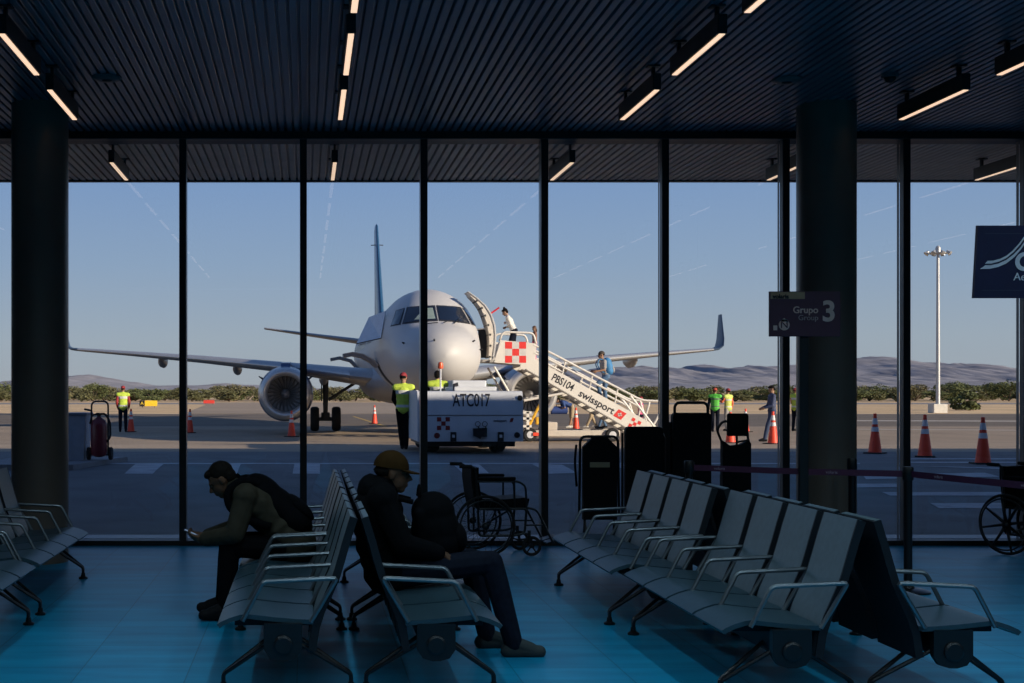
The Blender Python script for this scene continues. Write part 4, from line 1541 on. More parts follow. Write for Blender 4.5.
    bm = new_bm()
    prism(bm, [(es + 0.9, ez + 0.90), (es + 1.3, ez + 1.12), (es + 3.0, ez + 1.2), (es + 5.0, ez + 0.95), (es + 4.6, ez + 0.6), (es + 3.4, ez + 0.6)], ex - 0.17, ex + 0.17, 'yz')
    obj('pylon', bm, M_cowl, plane)
    for q in (-1, 1):
        bm = new_bm()
        d_ = Vector((q * 0.85, 0, 0.55)).normalized()
        tube(bm, [Vector((ex, es + 1.0, ez)) + d_ * 0.94, Vector((ex, es + 1.1, ez)) + d_ * 1.16], [0.05, 0.02], 5)
        obj('strake', bm, M_seal, en)
    # main gear
    gx, gy = s * 3.02, 16.0
    bm = new_bm()
    tube(bm, [(gx, gy, 0.48), (gx, gy, 2.1)], [0.09, 0.13], 10)
    tube(bm, [(gx - 0.36, gy, 0.48), (gx + 0.36, gy, 0.48)], 0.08, 10)
    bx(bm, gx - 0.17, gx + 0.17, gy - 0.1, gy + 0.1, 0.44, 0.75, 0.03)
    tube(bm, [(gx - s * 0.12, gy - 0.1, 1.25), (gx - s * 1.3, gy - 0.2, 2.0)], 0.06, 8)
    tube(bm, [(gx + s * 0.05, gy - 0.15, 0.6), (gx + s * 0.08, gy - 0.28, 1.1), (gx + s * 0.03, gy - 0.12, 1.6)], 0.03, 6)
    bx(bm, gx + s * 0.16 - 0.02, gx + s * 0.16 + 0.02, gy - 0.25, gy + 0.25, 1.2, 2.0)
    mg = obj('main_gear', bm, mat('gear_dark', (0.07, 0.075, 0.08), 0.5, 0.3), plane, smooth='auto')
    for q in (-1, 1):
        bm = new_bm()
        lathe(bm, [(0.22, -0.17), (0.42, -0.175), (0.48, -0.11), (0.49, 0), (0.48, 0.11), (0.42, 0.175), (0.22, 0.17)], (gx + q * 0.43, gy, 0.49), (1, 0, 0), 28)
        tw_ = obj('wheel', bm, M_rubber, mg, smooth='auto')
# nose gear
bm = new_bm()
tube(bm, [(0, 2.3, 0.3), (0, 2.3, 1.9)], 0.07, 10)
tube(bm, [(-0.2, 2.3, 0.3), (0.2, 2.3, 0.3)], 0.05, 8)
tube(bm, [(0, 2.3, 0.9), (0, 3.2, 1.6)], 0.04, 8)
ng = obj('nose_gear', bm, mat('gear_dark', (0, 0, 0)), plane)
for q in (-1, 1):
    bm = new_bm()
    lathe(bm, [(0.14, -0.09), (0.27, -0.1), (0.30, -0.06), (0.30, 0.06), (0.27, 0.1), (0.14, 0.09)], (q * 0.22, 2.3, 0.33), (1, 0, 0), 24)
    obj('wheel', bm, M_rubber, ng, smooth='auto')
# tail
bm = new_bm()
foil_loft(bm, [((0, 26.9, 4.6), 5.0, 0.05, (1, 0, 0)), ((0, 28.6, 5.0), 5.0, 0.085, (1, 0, 0)), ((0, 30.5, 7.2), 3.6, 0.095, (1, 0, 0)), ((0, 33.1, 10.5), 1.9, 0.095, (1, 0, 0)), ((0, 33.3, 10.6), 1.7, 0.03, (1, 0, 0))])
fin = obj('tail_fin', bm, M_blue, plane, smooth='auto')
bm = new_bm()
foil_loft(bm, [((0, 33.0, 5.1), 1.4, 0.16, (1, 0, 0)), ((0, 33.5, 7.2), 1.1, 0.16, (1, 0, 0)), ((0, 34.6, 10.45), 0.75, 0.14, (1, 0, 0))])
obj('rudder', bm, mat('rudder_pale', (0.40, 0.43, 0.47), 0.4), fin, smooth='auto')
for s in (-1, 1):
    bm = new_bm()
    tube(bm, [(s * 0.1, 32.8, 9.4), (s * 0.32, 32.9, 9.4)], 0.025, 5)
    obj('antenna', bm, M_seal, fin)
    bm = new_bm()
    foil_loft(bm, [((s * 0.3, 31.2, 4.12), 3.3, 0.10, (0, 0, 1)), ((s * 3.2, 33.0, 4.58), 2.3, 0.09, (0, 0, 1)), ((s * 6.1, 34.7, 5.05), 1.25, 0.09, (0, 0, 1))])
    obj('tailplane', bm, M_wing, plane, smooth='auto')

# ------------------------------------------------------------------ boarding stairs
YA, YZ = 39.3, 40.7
st = thing('boarding_stairs', 'white mobile boarding stairs with red checks leading up to the aircraft door', 'boarding stairs', (8.4, 40.0, 0.0))
M_st = mat('stairs_white', (0.74, 0.70, 0.64), 0.45, 0, 0.05, 1.5)
M_chk = mat('check_red', (0.72, 0.035, 0.03), 0.5)
M_chkw = mat('check_pale', (0.60, 0.58, 0.56), 0.5)
def pz(px, py, Y=YA):
    p = P(px, py, Y)
    return (p.x, p.z)
for yy in (YA, YZ):
    bm = new_bm()
    prism(bm, [pz(500.6, 340.2), pz(494, 362.4), pz(535, 365.6), pz(536.4, 343.5)], yy - 0.02, yy + 0.02)
    sp_ = obj('platform_panel', bm, M_st, st, world=True)
    bm = new_bm()
    tube(bm, rounded([pz3 + () if False else (pz3[0], yy, pz3[1]) for pz3 in (pz(499.5, 341), pz(502.8, 331.8), pz(533.5, 333), pz(536, 344))], 0.15, 4), 0.035, 8)
    obj('platform_rail', bm, M_st, st, world=True, smooth=True)
    if yy == YA:
        x0_, x1_ = pz(505, 342)[0], pz(526, 342)[0]
        z1_, z0_ = pz(505, 341.8)[1], pz(505, 362.8)[1]
        n_ = 0
        for i in range(3):
            for j in range(3):
                bm = new_bm()
                a = x0_ + (x1_ - x0_) * i / 3
                b = x0_ + (x1_ - x0_) * (i + 1) / 3
                c = z0_ + (z1_ - z0_) * j / 3
                d = z0_ + (z1_ - z0_) * (j + 1) / 3
                bx(bm, a, b, yy - 0.026, yy - 0.02, c, d)
                obj('check_square', bm, M_chk if (i + j) % 2 == 0 else M_chkw, sp_, world=True)
    top = lambda X: 2.6 - 0.555 * (X - 7.23)
    bm = new_bm()
    prism(bm, [(6.73, 2.42), (7.23, 2.6), (11.0, top(11.0)), (11.0, 0.16), (10.5, 0.18), (6.73, 2.33)], yy - 0.025, yy + 0.025)
    sg = obj('stringer', bm, M_st, st, world=True)
    bm = new_bm()
    tube(bm, [(6.9, yy - 0.03, 2.28), (10.4, yy - 0.03, 0.24)], 0.03, 6)
    obj('edge_tube', bm, mat('edge_grey', (0.30, 0.28, 0.26), 0.5), sg, world=True)
    bm = new_bm()
    for dz in (0.0, -0.24):
        pts = [(7.15, yy, 3.05 + dz), (7.64, yy, 2.83 + dz), (10.45, yy, 1.36 + dz)]
        if dz == 0:
            pts += [(10.65, yy, 1.30), (11.2, yy, 1.28), (11.05, yy, 0.75), (10.9, yy, 0.5)]
        tube(bm, rounded(pts, 0.1), 0.034, 8)
    for X in (8.05, 8.9, 9.7, 10.45):
        tube(bm, [(X, yy, top(X) - 0.05), (X + 0.1, yy, 3.05 - 0.522 * (X + 0.1 - 7.2) - 0.03)], 0.026, 6)
    tube(bm, [(10.2, yy, 1.45), (11.0, yy, 0.40)], 0.04, 8)
    tube(bm, [(10.5, yy, 1.3), (10.75, yy, 0.5)], 0.03, 8)
    obj('handrail', bm, M_st, st, world=True, smooth='auto')
    # chassis side
    bm = new_bm()
    bx(bm, 6.4, 9.85, yy - 0.08, yy + 0.08, 0.17, 0.37, 0.02)
    obj('chassis_beam', bm, mat('chassis_tan', (0.56, 0.50, 0.43), 0.5), st, world=True)
    bm = new_bm()
    tube(bm, [(5.92, yy, 2.36), (6.35, yy, 1.62), (6.85, yy, 0.35)], 0.035, 8)
    tube(bm, [(6.85, yy, 1.3), (8.2, yy, 1.55)], 0.04, 8)
    obj('support_strut', bm, M_st, st, world=True, smooth='auto')
    for X in (7.02, 9.6):
        bm = new_bm()
        lathe(bm, [(0.10, -0.07), (0.19, -0.075), (0.215, -0.04), (0.215, 0.04), (0.19, 0.075), (0.10, 0.07)], (X, yy - 0.12 if yy == YA else yy + 0.12, 0.225 + gz(40)), (0, 1, 0), 24)
        wv = obj('wheel', bm, M_rubber, st, world=True, smooth='auto')
        bm = new_bm()
        lathe(bm, [(0.03, -0.085), (0.11, -0.078), (0.115, -0.06)], (X, yy - 0.12 if yy == YA else yy + 0.12, 0.225 + gz(40)), (0, 1, 0), 20)
        obj('hub', bm, M_refl, wv, world=True, smooth='auto')
bm = new_bm()
bx(bm, 5.78, 7.25, YA, YZ, 2.50, 2.58)
bx(bm, 5.55, 5.80, YA + 0.1, YZ - 0.1, 2.50, 2.60, 0.02)
obj('platform_deck', bm, mat('deck_grey', (0.35, 0.33, 0.31), 0.7), st, world=True)
for i in range(12):
    bm = new_bm()
    X = 7.40 + i * 0.30
    z = 2.58 - 0.555 * (X - 7.23)
    bx(bm, X - 0.15, X + 0.15, YA + 0.02, YZ - 0.02, z - 0.14, z - 0.10)
    obj('tread', bm, mat('deck_grey', (0, 0, 0)), st, world=True)
bm = new_bm()
bx(bm, 6.3, 9.9, YA + 0.1, YZ - 0.1, 0.22, 0.34)
bx(bm, 7.55, 7.9, YA - 0.02, YZ, 0.37, 0.62, 0.02)
obj('chassis_deck', bm, mat('chassis_tan', (0, 0, 0)), st, world=True)
# hand-winch jack by the wheel
bm = new_bm()
tube(bm, [(6.95, YA - 0.2, 0.45), (7.4, YA - 0.2, 1.35)], 0.045, 8)
bx(bm, 7.18, 7.46, YA - 0.3, YA - 0.1, 0.55, 0.78, 0.02)
obj('jack', bm, mat('jack_yellow', (0.75, 0.42, 0.03), 0.5), st, world=True)
bm = new_bm()
for X in (6.72, 6.93):
    bx(bm, X - 0.045, X + 0.045, YA - 0.26, YA - 0.14, 0.4, 0.95)
for z in (0.5, 0.74, 0.93):
    bx(bm, 6.62, 7.05, YA - 0.26, YA - 0.14, z - 0.035, z + 0.035)
obj('step_frame', bm, M_st, st, world=True)
bm = new_bm()
bx(bm, 7.1, 7.5, YA - 0.25, YA - 0.15, 0.2, 0.3)
obj('chock', bm, M_cone, st, world=True)
slope = Euler((R(90), 0, 0)).to_matrix()
rot_sl = (Matrix.Rotation(-math.atan(-0.555), 3, 'Y') @ Matrix.Rotation(R(90), 3, 'X')).to_euler()
def on_str(X, dz):
    return Vector((X, YA - 0.028, top(X) - dz)) - st.location
sgs = [o for o in st.children if o.name.startswith('stringer')][0]
lettering('PBS104', 0.33, M_dtext, sgs, on_str(8.07, 0.27), rot_sl, sx=0.76, bold=0.007)
lettering('swissport', 0.32, M_dtext, sgs, on_str(9.13, 0.30), rot_sl, bold=0.006)
bm = new_bm()
Rm = Matrix.Rotation(-math.atan(-0.555), 3, 'Y')
def sl_poly(bm, c, pts, d=0.004):
    A = [bm.verts.new(c + Rm @ Vector((p[0], 0, p[1]))) for p in pts]
    B = [bm.verts.new(c + Rm @ Vector((p[0], -d, p[1]))) for p in pts]
    bm.faces.new(A); bm.faces.new(list(reversed(B)))
    for i in range(len(pts)):
        bm.faces.new((A[i], B[i], B[(i + 1) % len(pts)], A[(i + 1) % len(pts)]))
c_ = on_str(9.86, 0.28)
sl_poly(bm, c_, [(-0.17, -0.13), (0.11, -0.13), (0.17, 0.13), (-0.11, 0.13)])
lg = obj('red_logo', bm, M_chk, sgs)
bm = new_bm()
for q in ([(-0.03, -0.07), (0.01, -0.07), (0.03, 0.07), (-0.01, 0.07)], [(-0.075, -0.02), (0.065, -0.02), (0.075, 0.02), (-0.065, 0.02)]):
    sl_poly(bm, c_ + Vector((0, -0.005, 0)), q)
obj('logo_cross', bm, M_chkw, lg)
c_ = on_str(10.33, 0.32)
for i, j in ((-1, -1), (1, -1), (0, 0), (-1, 1), (1, 1)):
    bm = new_bm()
    a = 0.105
    sl_poly(bm, c_ + Rm @ Vector((i * a, 0, j * a)), [(-a / 2, -a / 2), (a / 2, -a / 2), (a / 2, a / 2), (-a / 2, a / 2)])
    obj('check_square', bm, M_chk, sgs)

# ------------------------------------------------------------------ the tow tractor
Y = 28.0
zg = gz(29)
tug = thing('tow_tractor', 'white aircraft tow tractor lettered ATC017, parked in the shade', 'tractor', (3.66, 29.5, zg))
def tp(px, py, Yy=Y):
    return P(px, py, Yy)
M_tug = mat('tug_white', (0.60, 0.62, 0.66), 0.42, 0, 0.06, 3)
xl, xr = tp(417.5, 0).x, tp(523.2, 0).x
zt_, zb_ = EYE, tp(0, 441.5).z
bm = new_bm()
prism(bm, [(28.0, zb_), (28.0, zt_ - 0.20), (28.10, zt_ - 0.03), (28.18, zt_), (32.0, zt_), (32.1, zb_)], 3.52, xr, 'yz')
prism(bm, [(28.0, zb_), (28.0, zt_ - 0.20), (28.10, zt_ - 0.03), (28.18, zt_), (30.15, zt_), (30.15, 0.98), (31.6, 0.98), (31.6, zt_), (32.0, zt_), (32.1, zb_)], xl, 3.52, 'yz')
bx(bm, xl, xl + 0.07, 30.1, 31.65, 0.95, zt_)
body = obj('body', bm, M_tug, tug, world=True, smooth='auto')
bm = new_bm()
bx(bm, xl + 0.05, xr - 0.03, 27.99, 28.0, tp(0, 415.2).z - 0.006, tp(0, 415.2).z + 0.006)
obj('panel_seam', bm, M_seal, body, world=True)
bm = new_bm()
bx(bm, tp(457, 0).x, tp(500, 0).x, 28.5, 30.5, zt_, zt_ + 0.10, 0.02)
bx(bm, 3.56, tp(483, 0, 31).x, 30.4, 31.4, zt_, zt_ + 0.26, 0.03)
obj('engine_deck', bm, M_tug, tug, world=True)
bm = new_bm()
bx(bm, xl + 0.02, xl + 0.06, 28.5, 31.4, zt_, zt_ + 0.02)
tube(bm, [tp(440.5, 391, 28.4), tp(440.5, 368, 28.4)], 0.022, 6)
obj('beacon_pole', bm, M_tug, tug, world=True)
bm = new_bm()
lathe(bm, [(0.06, 0), (0.065, 0.05), (0.05, 0.13), (0.01, 0.15)], tp(440.5, 368.5, 28.4), n=14)
obj('beacon', bm, mat('beacon_orange', (0.8, 0.12, 0.04), 0.35), tug, world=True, smooth='auto')
for px in (455.5, 487.5, 524):
    pass
bm = new_bm()
tube(bm, [tp(455, 391, 28.6), tp(455, 385, 28.6), tp(458, 384.5, 28.6)], 0.05, 8)
obj('exhaust_stub', bm, M_seal, tug, world=True, smooth='auto')
for x in (xl + 0.42, xr - 0.42):
    for y_ in (29.0, 31.2):
        bm = new_bm()
        lathe(bm, [(0.2, -0.15), (0.36, -0.17), (0.42, -0.12), (0.43, 0), (0.42, 0.12), (0.36, 0.17), (0.2, 0.15)], (x, y_ + 0.1, gz(y_) + 0.43), (1, 0, 0), 28)
        obj('tyre', bm, M_rubber, tug, world=True, smooth='auto')
bm = new_bm()
bx(bm, xl + 0.15, xr - 0.15, 28.2, 31.6, zb_ - 0.12, zb_)
obj('undercarriage', bm, M_black, tug, world=True)
def disc(px, py, r, m, nm):
    bm = new_bm()
    c = tp(px, py)
    lathe(bm, [(r, 0), (r, 0.02), (r * 0.8, 0.03)], (c.x, 28.0, c.z), (0, -1, 0), 24)
    obj(nm, bm, m, body, world=True)
disc(437, 435.5, 0.065, mat('dull_red_lamp', (0.16, 0.02, 0.02), 0.4), 'tail_lamp')
disc(517, 435, 0.065, M_black, 'tail_lamp')
disc(520, 398, 0.06, M_black, 'round_vent')
bm = new_bm()
c = tp(479.5, 433)
prism(bm, [(c.x - 0.15, c.z + 0.10), (c.x + 0.15, c.z + 0.12), (c.x + 0.15, c.z - 0.08), (c.x + 0.03, c.z - 0.08), (c.x, c.z - 0.13), (c.x - 0.06, c.z - 0.09), (c.x - 0.15, c.z - 0.06)], 27.86, 28.0)
hk = obj('tow_hitch', bm, M_black, tug, world=True)
bm = new_bm()
for q in (477.5, 484.5):
    c = tp(q, 424)
    ring_torus(bm, (c.x, 27.95, c.z), 0.055, 0.008, (0, 1, 0), 20, 5)
    tube(bm, [(c.x + 0.02, 27.95, c.z - 0.06), (c.x + 0.02, 27.93, c.z - 0.25)], 0.018, 6)
obj('coupling_ring', bm, M_seal, hk, world=True)
for q in (453.3, 500.6):
    c = tp(q, 436)
    bm = new_bm()
    bx(bm, c.x - 0.068, c.x + 0.068, 27.96, 28.0, c.z - 0.12, c.z + 0.09, 0.01)
    br_ = obj('tow_bracket', bm, M_black, body, world=True)
    bm = new_bm()
    bx(bm, c.x - 0.03, c.x + 0.03, 27.95, 27.965, c.z - 0.035, c.z + 0.03)
    obj('bracket_eye', bm, M_refl, br_, world=True)
def tl(px, py):
    c = tp(px, py)
    return Vector((c.x, 27.995, c.z)) - tug.location
lettering('ATC017', 0.40, M_dtext, body, tl(471.4, 400.8), FRONT, sx=0.60, bold=0.004)
lettering('swissport', 0.085, M_dtext, body, tl(500, 420.8), FRONT, sx=0.9, bold=0.001)
bm = new_bm()
c = tl(511.5, 420)
A = [(-0.045, -0.045), (0.02, -0.045), (0.05, 0.045), (-0.015, 0.045)]
prism(bm, [(c.x + a, c.z + b) for a, b in A], c.y - 0.004, c.y)
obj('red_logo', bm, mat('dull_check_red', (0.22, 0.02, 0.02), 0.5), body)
for i, j in ((-1, -1), (1, -1), (0, 0), (-1, 1), (1, 1)):
    bm = new_bm()
    c = tl(443.4 + i * 4.3, 423.6 + j * 4.3)
    a = 0.048
    bx(bm, c.x - a, c.x + a, c.y - 0.004, c.y, c.z - a, c.z + a)
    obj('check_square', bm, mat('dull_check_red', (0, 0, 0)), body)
# driver's seat and wheel on the open deck
bm = new_bm()
bx(bm, tp(430, 0, 30).x, tp(446, 0, 30).x, 30.22, 30.34, 1.0, zt_ + 0.02, 0.03)
obj('seat_back', bm, M_black, tug, world=True)
# ------------------------------------------------------------------ people
M_skin = mat('skin_tan', (0.34, 0.19, 0.12), 0.55, 0, 0.08, 20)
M_skin_shaded = mat('skin_shaded', (0.12, 0.062, 0.038), 0.6, 0, 0.08, 20, spec=0.15)  # skin darkened; the seated men's backlit shade is in the colour
M_hair = mat('dark_hair', (0.010, 0.008, 0.007), 0.7, 0, 0.3, 60, spec=0.08)
M_navyc = mat('navy_cloth', (0.009, 0.012, 0.022), 0.8, 0, 0.2, 30, spec=0.06)
M_blackc = mat('black_cloth', (0.0035, 0.004, 0.0055), 0.85, 0, 0.2, 30, spec=0.06)
M_jean = mat('blue_denim', (0.10, 0.17, 0.28), 0.8, 0, 0.2, 40, spec=0.06)
M_khaki = mat('khaki_cloth', (0.42, 0.33, 0.22), 0.8, 0, 0.12, 30, spec=0.06)
M_whitec = mat('white_cloth', (0.72, 0.68, 0.62), 0.75, 0, 0.06, 20)
M_greyc = mat('grey_cloth', (0.33, 0.31, 0.30), 0.8, 0, 0.1, 20)
M_redc = mat('maroon_cloth', (0.28, 0.025, 0.03), 0.7, 0, 0.15, 30)
M_shoe = mat('dark_shoe', (0.01, 0.01, 0.012), 0.7, spec=0.1)
M_shoew = mat('pale_shoe', (0.6, 0.57, 0.52), 0.6)
M_vy = banded('vest_yellow', (0.50, 0.64, 0.07), (0.58, 0.58, 0.54), [(0.22, 0.30), (0.62, 0.74)])
M_vg = banded('vest_green', (0.10, 0.52, 0.06), (0.10, 0.14, 0.10), [(0.26, 0.32), (0.64, 0.72)])

def stand(**kw):
    """joints of a standing adult of 1.75 m facing +Y (right is +X); any joint can be overridden"""
    J = dict(pelvis=(0, 0, 0.95), waist=(0, 0.0, 1.10), chest=(0, 0.0, 1.30), neck=(0, 0.0, 1.48), head=(0, 0.015, 1.625),
             shL=(-0.18, 0, 1.415), elL=(-0.235, -0.02, 1.13), wrL=(-0.245, 0.05, 0.88), shR=(0.18, 0, 1.415), elR=(0.235, -0.02, 1.13), wrR=(0.245, 0.05, 0.88),
             hipL=(-0.09, 0, 0.92), knL=(-0.10, 0.02, 0.50), anL=(-0.105, -0.02, 0.09), hipR=(0.09, 0, 0.92), knR=(0.10, 0.02, 0.50), anR=(0.105, -0.02, 0.09),
             look=(0, 1, 0), toeL=(0, 1, 0), toeR=(0, 1, 0), hdL=None, hdR=None)
    J.update(kw)
    return J

def lean(J, ang, joints=('waist', 'chest', 'neck', 'head', 'shL', 'shR'), about='pelvis'):
    """bend the upper body forward about the hips"""
    c = Vector(J[about])
    M = Matrix.Rotation(-ang, 3, 'X')
    for k in joints:
        J[k] = tuple(c + M @ (Vector(J[k]) - c))
    return J

def fuse(bm, name, m, parent, vox, smooth_it=3):
    """fuse overlapping volumes into one continuous skin"""
    me = bpy.data.meshes.new(name)
    bmesh.ops.recalc_face_normals(bm, faces=bm.faces[:])
    bm.to_mesh(me)
    bm.free()
    o = bpy.data.objects.new(name, me)
    C.objects.link(o)
    md = o.modifiers.new('r', 'REMESH')
    md.mode = 'VOXEL'
    md.voxel_size = vox
    ms = o.modifiers.new('s', 'SMOOTH')
    ms.factor = 0.5
    ms.iterations = smooth_it
    bpy.context.view_layer.update()
    dg = bpy.context.evaluated_depsgraph_get()
    me2 = bpy.data.meshes.new_from_object(o.evaluated_get(dg))
    o.modifiers.clear()
    o.data = me2
    bpy.data.meshes.remove(me)
    me2.name = name
    me2.materials.clear()
    for q in (m if isinstance(m, (list, tuple)) else [m]):
        me2.materials.append(q)
    for p in me2.polygons:
        p.use_smooth = True
    if parent is not None:
        o.parent = parent
    return o

def basis(fwd, up):
    f = Vector(fwd).normalized()
    u = Vector(up)
    r = f.cross(u).normalized()
    u = r.cross(f).normalized()
    return Matrix((r, f, u)).transposed()       # columns: right, forward, up

def hand(bm, wr, d, palm, s, grip=0.6, thumb=1):
    """palm and five bent fingers; d along the hand, palm the way the palm faces"""
    d = Vector(d).normalized()
    palm = (Vector(palm) - d * Vector(palm).dot(d)).normalized()
    side = d.cross(palm).normalized() * thumb
    wr = Vector(wr)
    limb(bm, wr, 0.026 * s, wr + d * 0.035 * s, 0.028 * s, 8)
    for k, off in enumerate((0.030, 0.010, -0.010, -0.028)):
        base = wr + d * (0.085 - 0.004 * abs(k - 1)) * s + side * off * s
        limb(bm, wr + d * 0.03 * s + side * off * 0.7 * s, 0.015 * s, base, 0.012 * s, 6)
        ln = (0.075, 0.082, 0.076, 0.060)[k] * s
        a = base
        ang = 0.0
        for seg, fr in enumerate((0.45, 0.30, 0.25)):
            ang += grip * (0.55, 0.75, 0.55)[seg]
            dd = d * math.cos(ang) + palm * math.sin(ang) + side * (0.05 * (1.5 - k) if seg == 0 else 0)
            b = a + dd.normalized() * ln * fr
            limb(bm, a, (0.0095 - 0.0008 * seg) * s, b, (0.0088 - 0.0008 * seg) * s, 6)
            a = b
    a = wr + d * 0.03 * s + side * 0.022 * s
    b = a + (d * 0.6 + side * 0.75 + palm * 0.35).normalized() * 0.042 * s
    c = b + (d * 0.85 + side * 0.15 + palm * 0.5).normalized() * 0.032 * s
    e = c + (d * 0.9 + palm * 0.5 * grip).normalized() * 0.026 * s
    limb(bm, a, 0.014 * s, b, 0.012 * s, 6)
    limb(bm, b, 0.0115 * s, c, 0.0105 * s, 6)
    limb(bm, c, 0.0105 * s, e, 0.008 * s, 6)

def person(label, loc, yaw, H, J, top, legs, shoes=M_shoe, skin=M_skin, hair=M_hair, cap=None, vest=None, sleeves='long', shorts=False, vox=0.013, group=None, bun=False, fat=1.0, grip=0.6, tilt=None, long_hair=False, top_name='shirt', fingers=True, thick=0.012):
    s = H / 1.75
    J = {k: (Vector(v) * s if k not in ('look', 'toeL', 'toeR', 'hdL', 'hdR', 'plL', 'plR') and v is not None else (Vector(v) if v is not None else None)) for k, v in J.items()}
    lat = (J['shR'] - J['shL']).normalized()
    spine = (J['neck'] - J['pelvis']).normalized()
    def torso(bm, g, lo=True):
        f = fat
        def B(a, b):
            u = (b - a).normalized()
            return basis(u.cross(lat).cross(u) if False else u.cross(lat), u)
        pts = [('pelvis', 0.165, 0.115, 0.13), ('waist', 0.145, 0.105, 0.14), ('chest', 0.165, 0.115, 0.15)]
        for nm, a, b, c in pts:
            if nm == 'pelvis' and not lo:
                continue
            up = (J['neck'] - J['chest']) if nm == 'chest' else (J['waist'] - J['pelvis'] if nm == 'pelvis' else J['chest'] - J['pelvis'])
            ell(bm, J[nm], ((a + g) * s * f, (b + g) * s * f, (c + g) * s), B(Vector((0, 0, 0)), up))
        mid = J['pelvis'].lerp(J['waist'], 0.5)
        ell(bm, mid, ((0.15 + g) * s * f, (0.105 + g) * s * f, (0.11 + g) * s), B(Vector((0, 0, 0)), J['waist'] - J['pelvis']))
        mid = J['waist'].lerp(J['chest'], 0.5)
        ell(bm, mid, ((0.15 + g) * s * f, (0.105 + g) * s * f, (0.13 + g) * s), B(Vector((0, 0, 0)), J['chest'] - J['waist']))
        sh = (J['shL'] + J['shR']) / 2
        limb(bm, J['shL'], (0.062 + g) * s, sh + spine * 0.01, (0.072 + g) * s)
        limb(bm, J['shR'], (0.062 + g) * s, sh + spine * 0.01, (0.072 + g) * s)
        limb(bm, sh, (0.07 + g) * s, J['neck'], (0.055 + g * 0.7) * s)
    def arm(bm, S_, g, to):
        a, b, c = J['sh' + S_], J['el' + S_], J['wr' + S_]
        if to == 'short':
            limb(bm, a, (0.056 + g) * s, a.lerp(b, 0.75), (0.050 + g) * s)
        else:
            limb(bm, a, (0.053 + g) * s, b, (0.041 + g) * s)
            e = c if g < 0.001 else b.lerp(c, 0.94)
            limb(bm, b, (0.041 + g) * s, e, (0.028 + g * 0.9) * s)
    def leg(bm, S_, g, to):
        a, b, c = J['hip' + S_], J['kn' + S_], J['an' + S_]
        if to == 'short':
            limb(bm, a, (0.088 + g) * s, b, (0.066 + g) * s)
        else:
            limb(bm, a, (0.085 + g) * s, b, (0.056 + g) * s)
            m_ = b.lerp(c, 0.3)
            limb(bm, b, (0.056 + g) * s, m_, (0.055 + g) * s)
            limb(bm, m_, (0.055 + g) * s, c, (0.038 + g * 1.3) * s)
    # body
    bm = new_bm()
    torso(bm, 0.0)
    look = J['look'].normalized()
    upv = (J['head'] - J['neck']).normalized()
    if tilt is not None:
        upv = Vector(tilt).normalized()
    HB = basis(look, upv)
    hc = J['head']
    def hp(x, y, z):
        return hc + HB @ Vector((x, y, z)) * s
    limb(bm, J['neck'] - spine * 0.03, 0.056 * s, hp(0, -0.015, -0.06), 0.050 * s)
    ell(bm, hp(0, -0.012, 0.025), (0.076 * s, 0.094 * s, 0.092 * s), HB)
    ell(bm, hp(0, 0.022, -0.035), (0.062 * s, 0.066 * s, 0.075 * s), HB)
    ell(bm, hp(0, 0.052, -0.085), (0.032 * s, 0.030 * s, 0.026 * s), HB)
    ell(bm, hp(0, 0.074, 0.025), (0.045 * s, 0.016 * s, 0.012 * s), HB)
    limb(bm, hp(0, 0.082, 0.012), 0.009 * s, hp(0, 0.108, -0.022), 0.013 * s, 8)
    ell(bm, hp(0, 0.090, -0.028), (0.018 * s, 0.014 * s, 0.010 * s), HB)
    ell(bm, hp(0, 0.084, -0.052), (0.024 * s, 0.012 * s, 0.007 * s), HB)
    ell(bm, hp(0, 0.082, -0.064), (0.021 * s, 0.012 * s, 0.008 * s), HB)
    for q in (-1, 1):
        ell(bm, hp(q * 0.078, -0.012, -0.005), (0.010 * s, 0.020 * s, 0.032 * s), HB)
    for S_, q in (('L', -1), ('R', 1)):
        arm(bm, S_, 0.0, 'long')
        d = J.get('hd' + S_)
        if d is None:
            d = (J['wr' + S_] - J['el' + S_])
        pl = J.get('pl' + S_)
        if pl is None:
            pl = lat * (-q)
        if fingers:
            hand(bm, J['wr' + S_], d, pl, s, grip, thumb=(1 if (Vector(d).cross(Vector(pl))).dot(look) > 0 else -1))
        leg(bm, S_, 0.0, 'long')
        an = J['an' + S_]
        td = J['toe' + S_].normalized()
        limb(bm, an + Vector((0, 0, -0.045 * s)), 0.036 * s, an + td * 0.13 * s + Vector((0, 0, -0.055 * s)), 0.03 * s)
    o = fuse(bm, 'person', skin, None, vox)
    o.location = loc
    o.rotation_euler = (0, 0, yaw)
    tag(o, label, 'person', group)
    # clothes
    bm = new_bm()
    torso(bm, thick)
    if sleeves:
        arm(bm, 'L', thick, sleeves)
        arm(bm, 'R', thick, sleeves)
    if top_name == 'jacket':
        w_, p_ = J['waist'], J['pelvis']
        for u in (0.25, 0.6, 1.0):
            ell(bm, p_.lerp(w_, u), (0.200 * s, 0.150 * s, 0.12 * s), basis((w_ - p_).cross(lat), w_ - p_))
        c_ = J['chest'].lerp(w_, 0.35)
        ell(bm, c_, (0.205 * s, 0.152 * s, 0.15 * s), basis((J['chest'] - w_).cross(lat), J['chest'] - w_))
        nk = J['neck']
        limb(bm, nk - spine * 0.02, 0.082 * s, nk + (J['head'] - nk) * 0.30, 0.072 * s)
    fuse(bm, top_name, top, o, vox, 14 if top_name == 'jacket' else 3)
    bm = new_bm()
    ell(bm, J['pelvis'], (0.182 * s * fat, 0.132 * s * fat, 0.125 * s), basis(spine.cross(lat), spine))
    leg(bm, 'L', 0.014, 'short' if shorts else 'long')
    leg(bm, 'R', 0.014, 'short' if shorts else 'long')
    fuse(bm, 'shorts' if shorts else 'trousers', legs, o, vox)
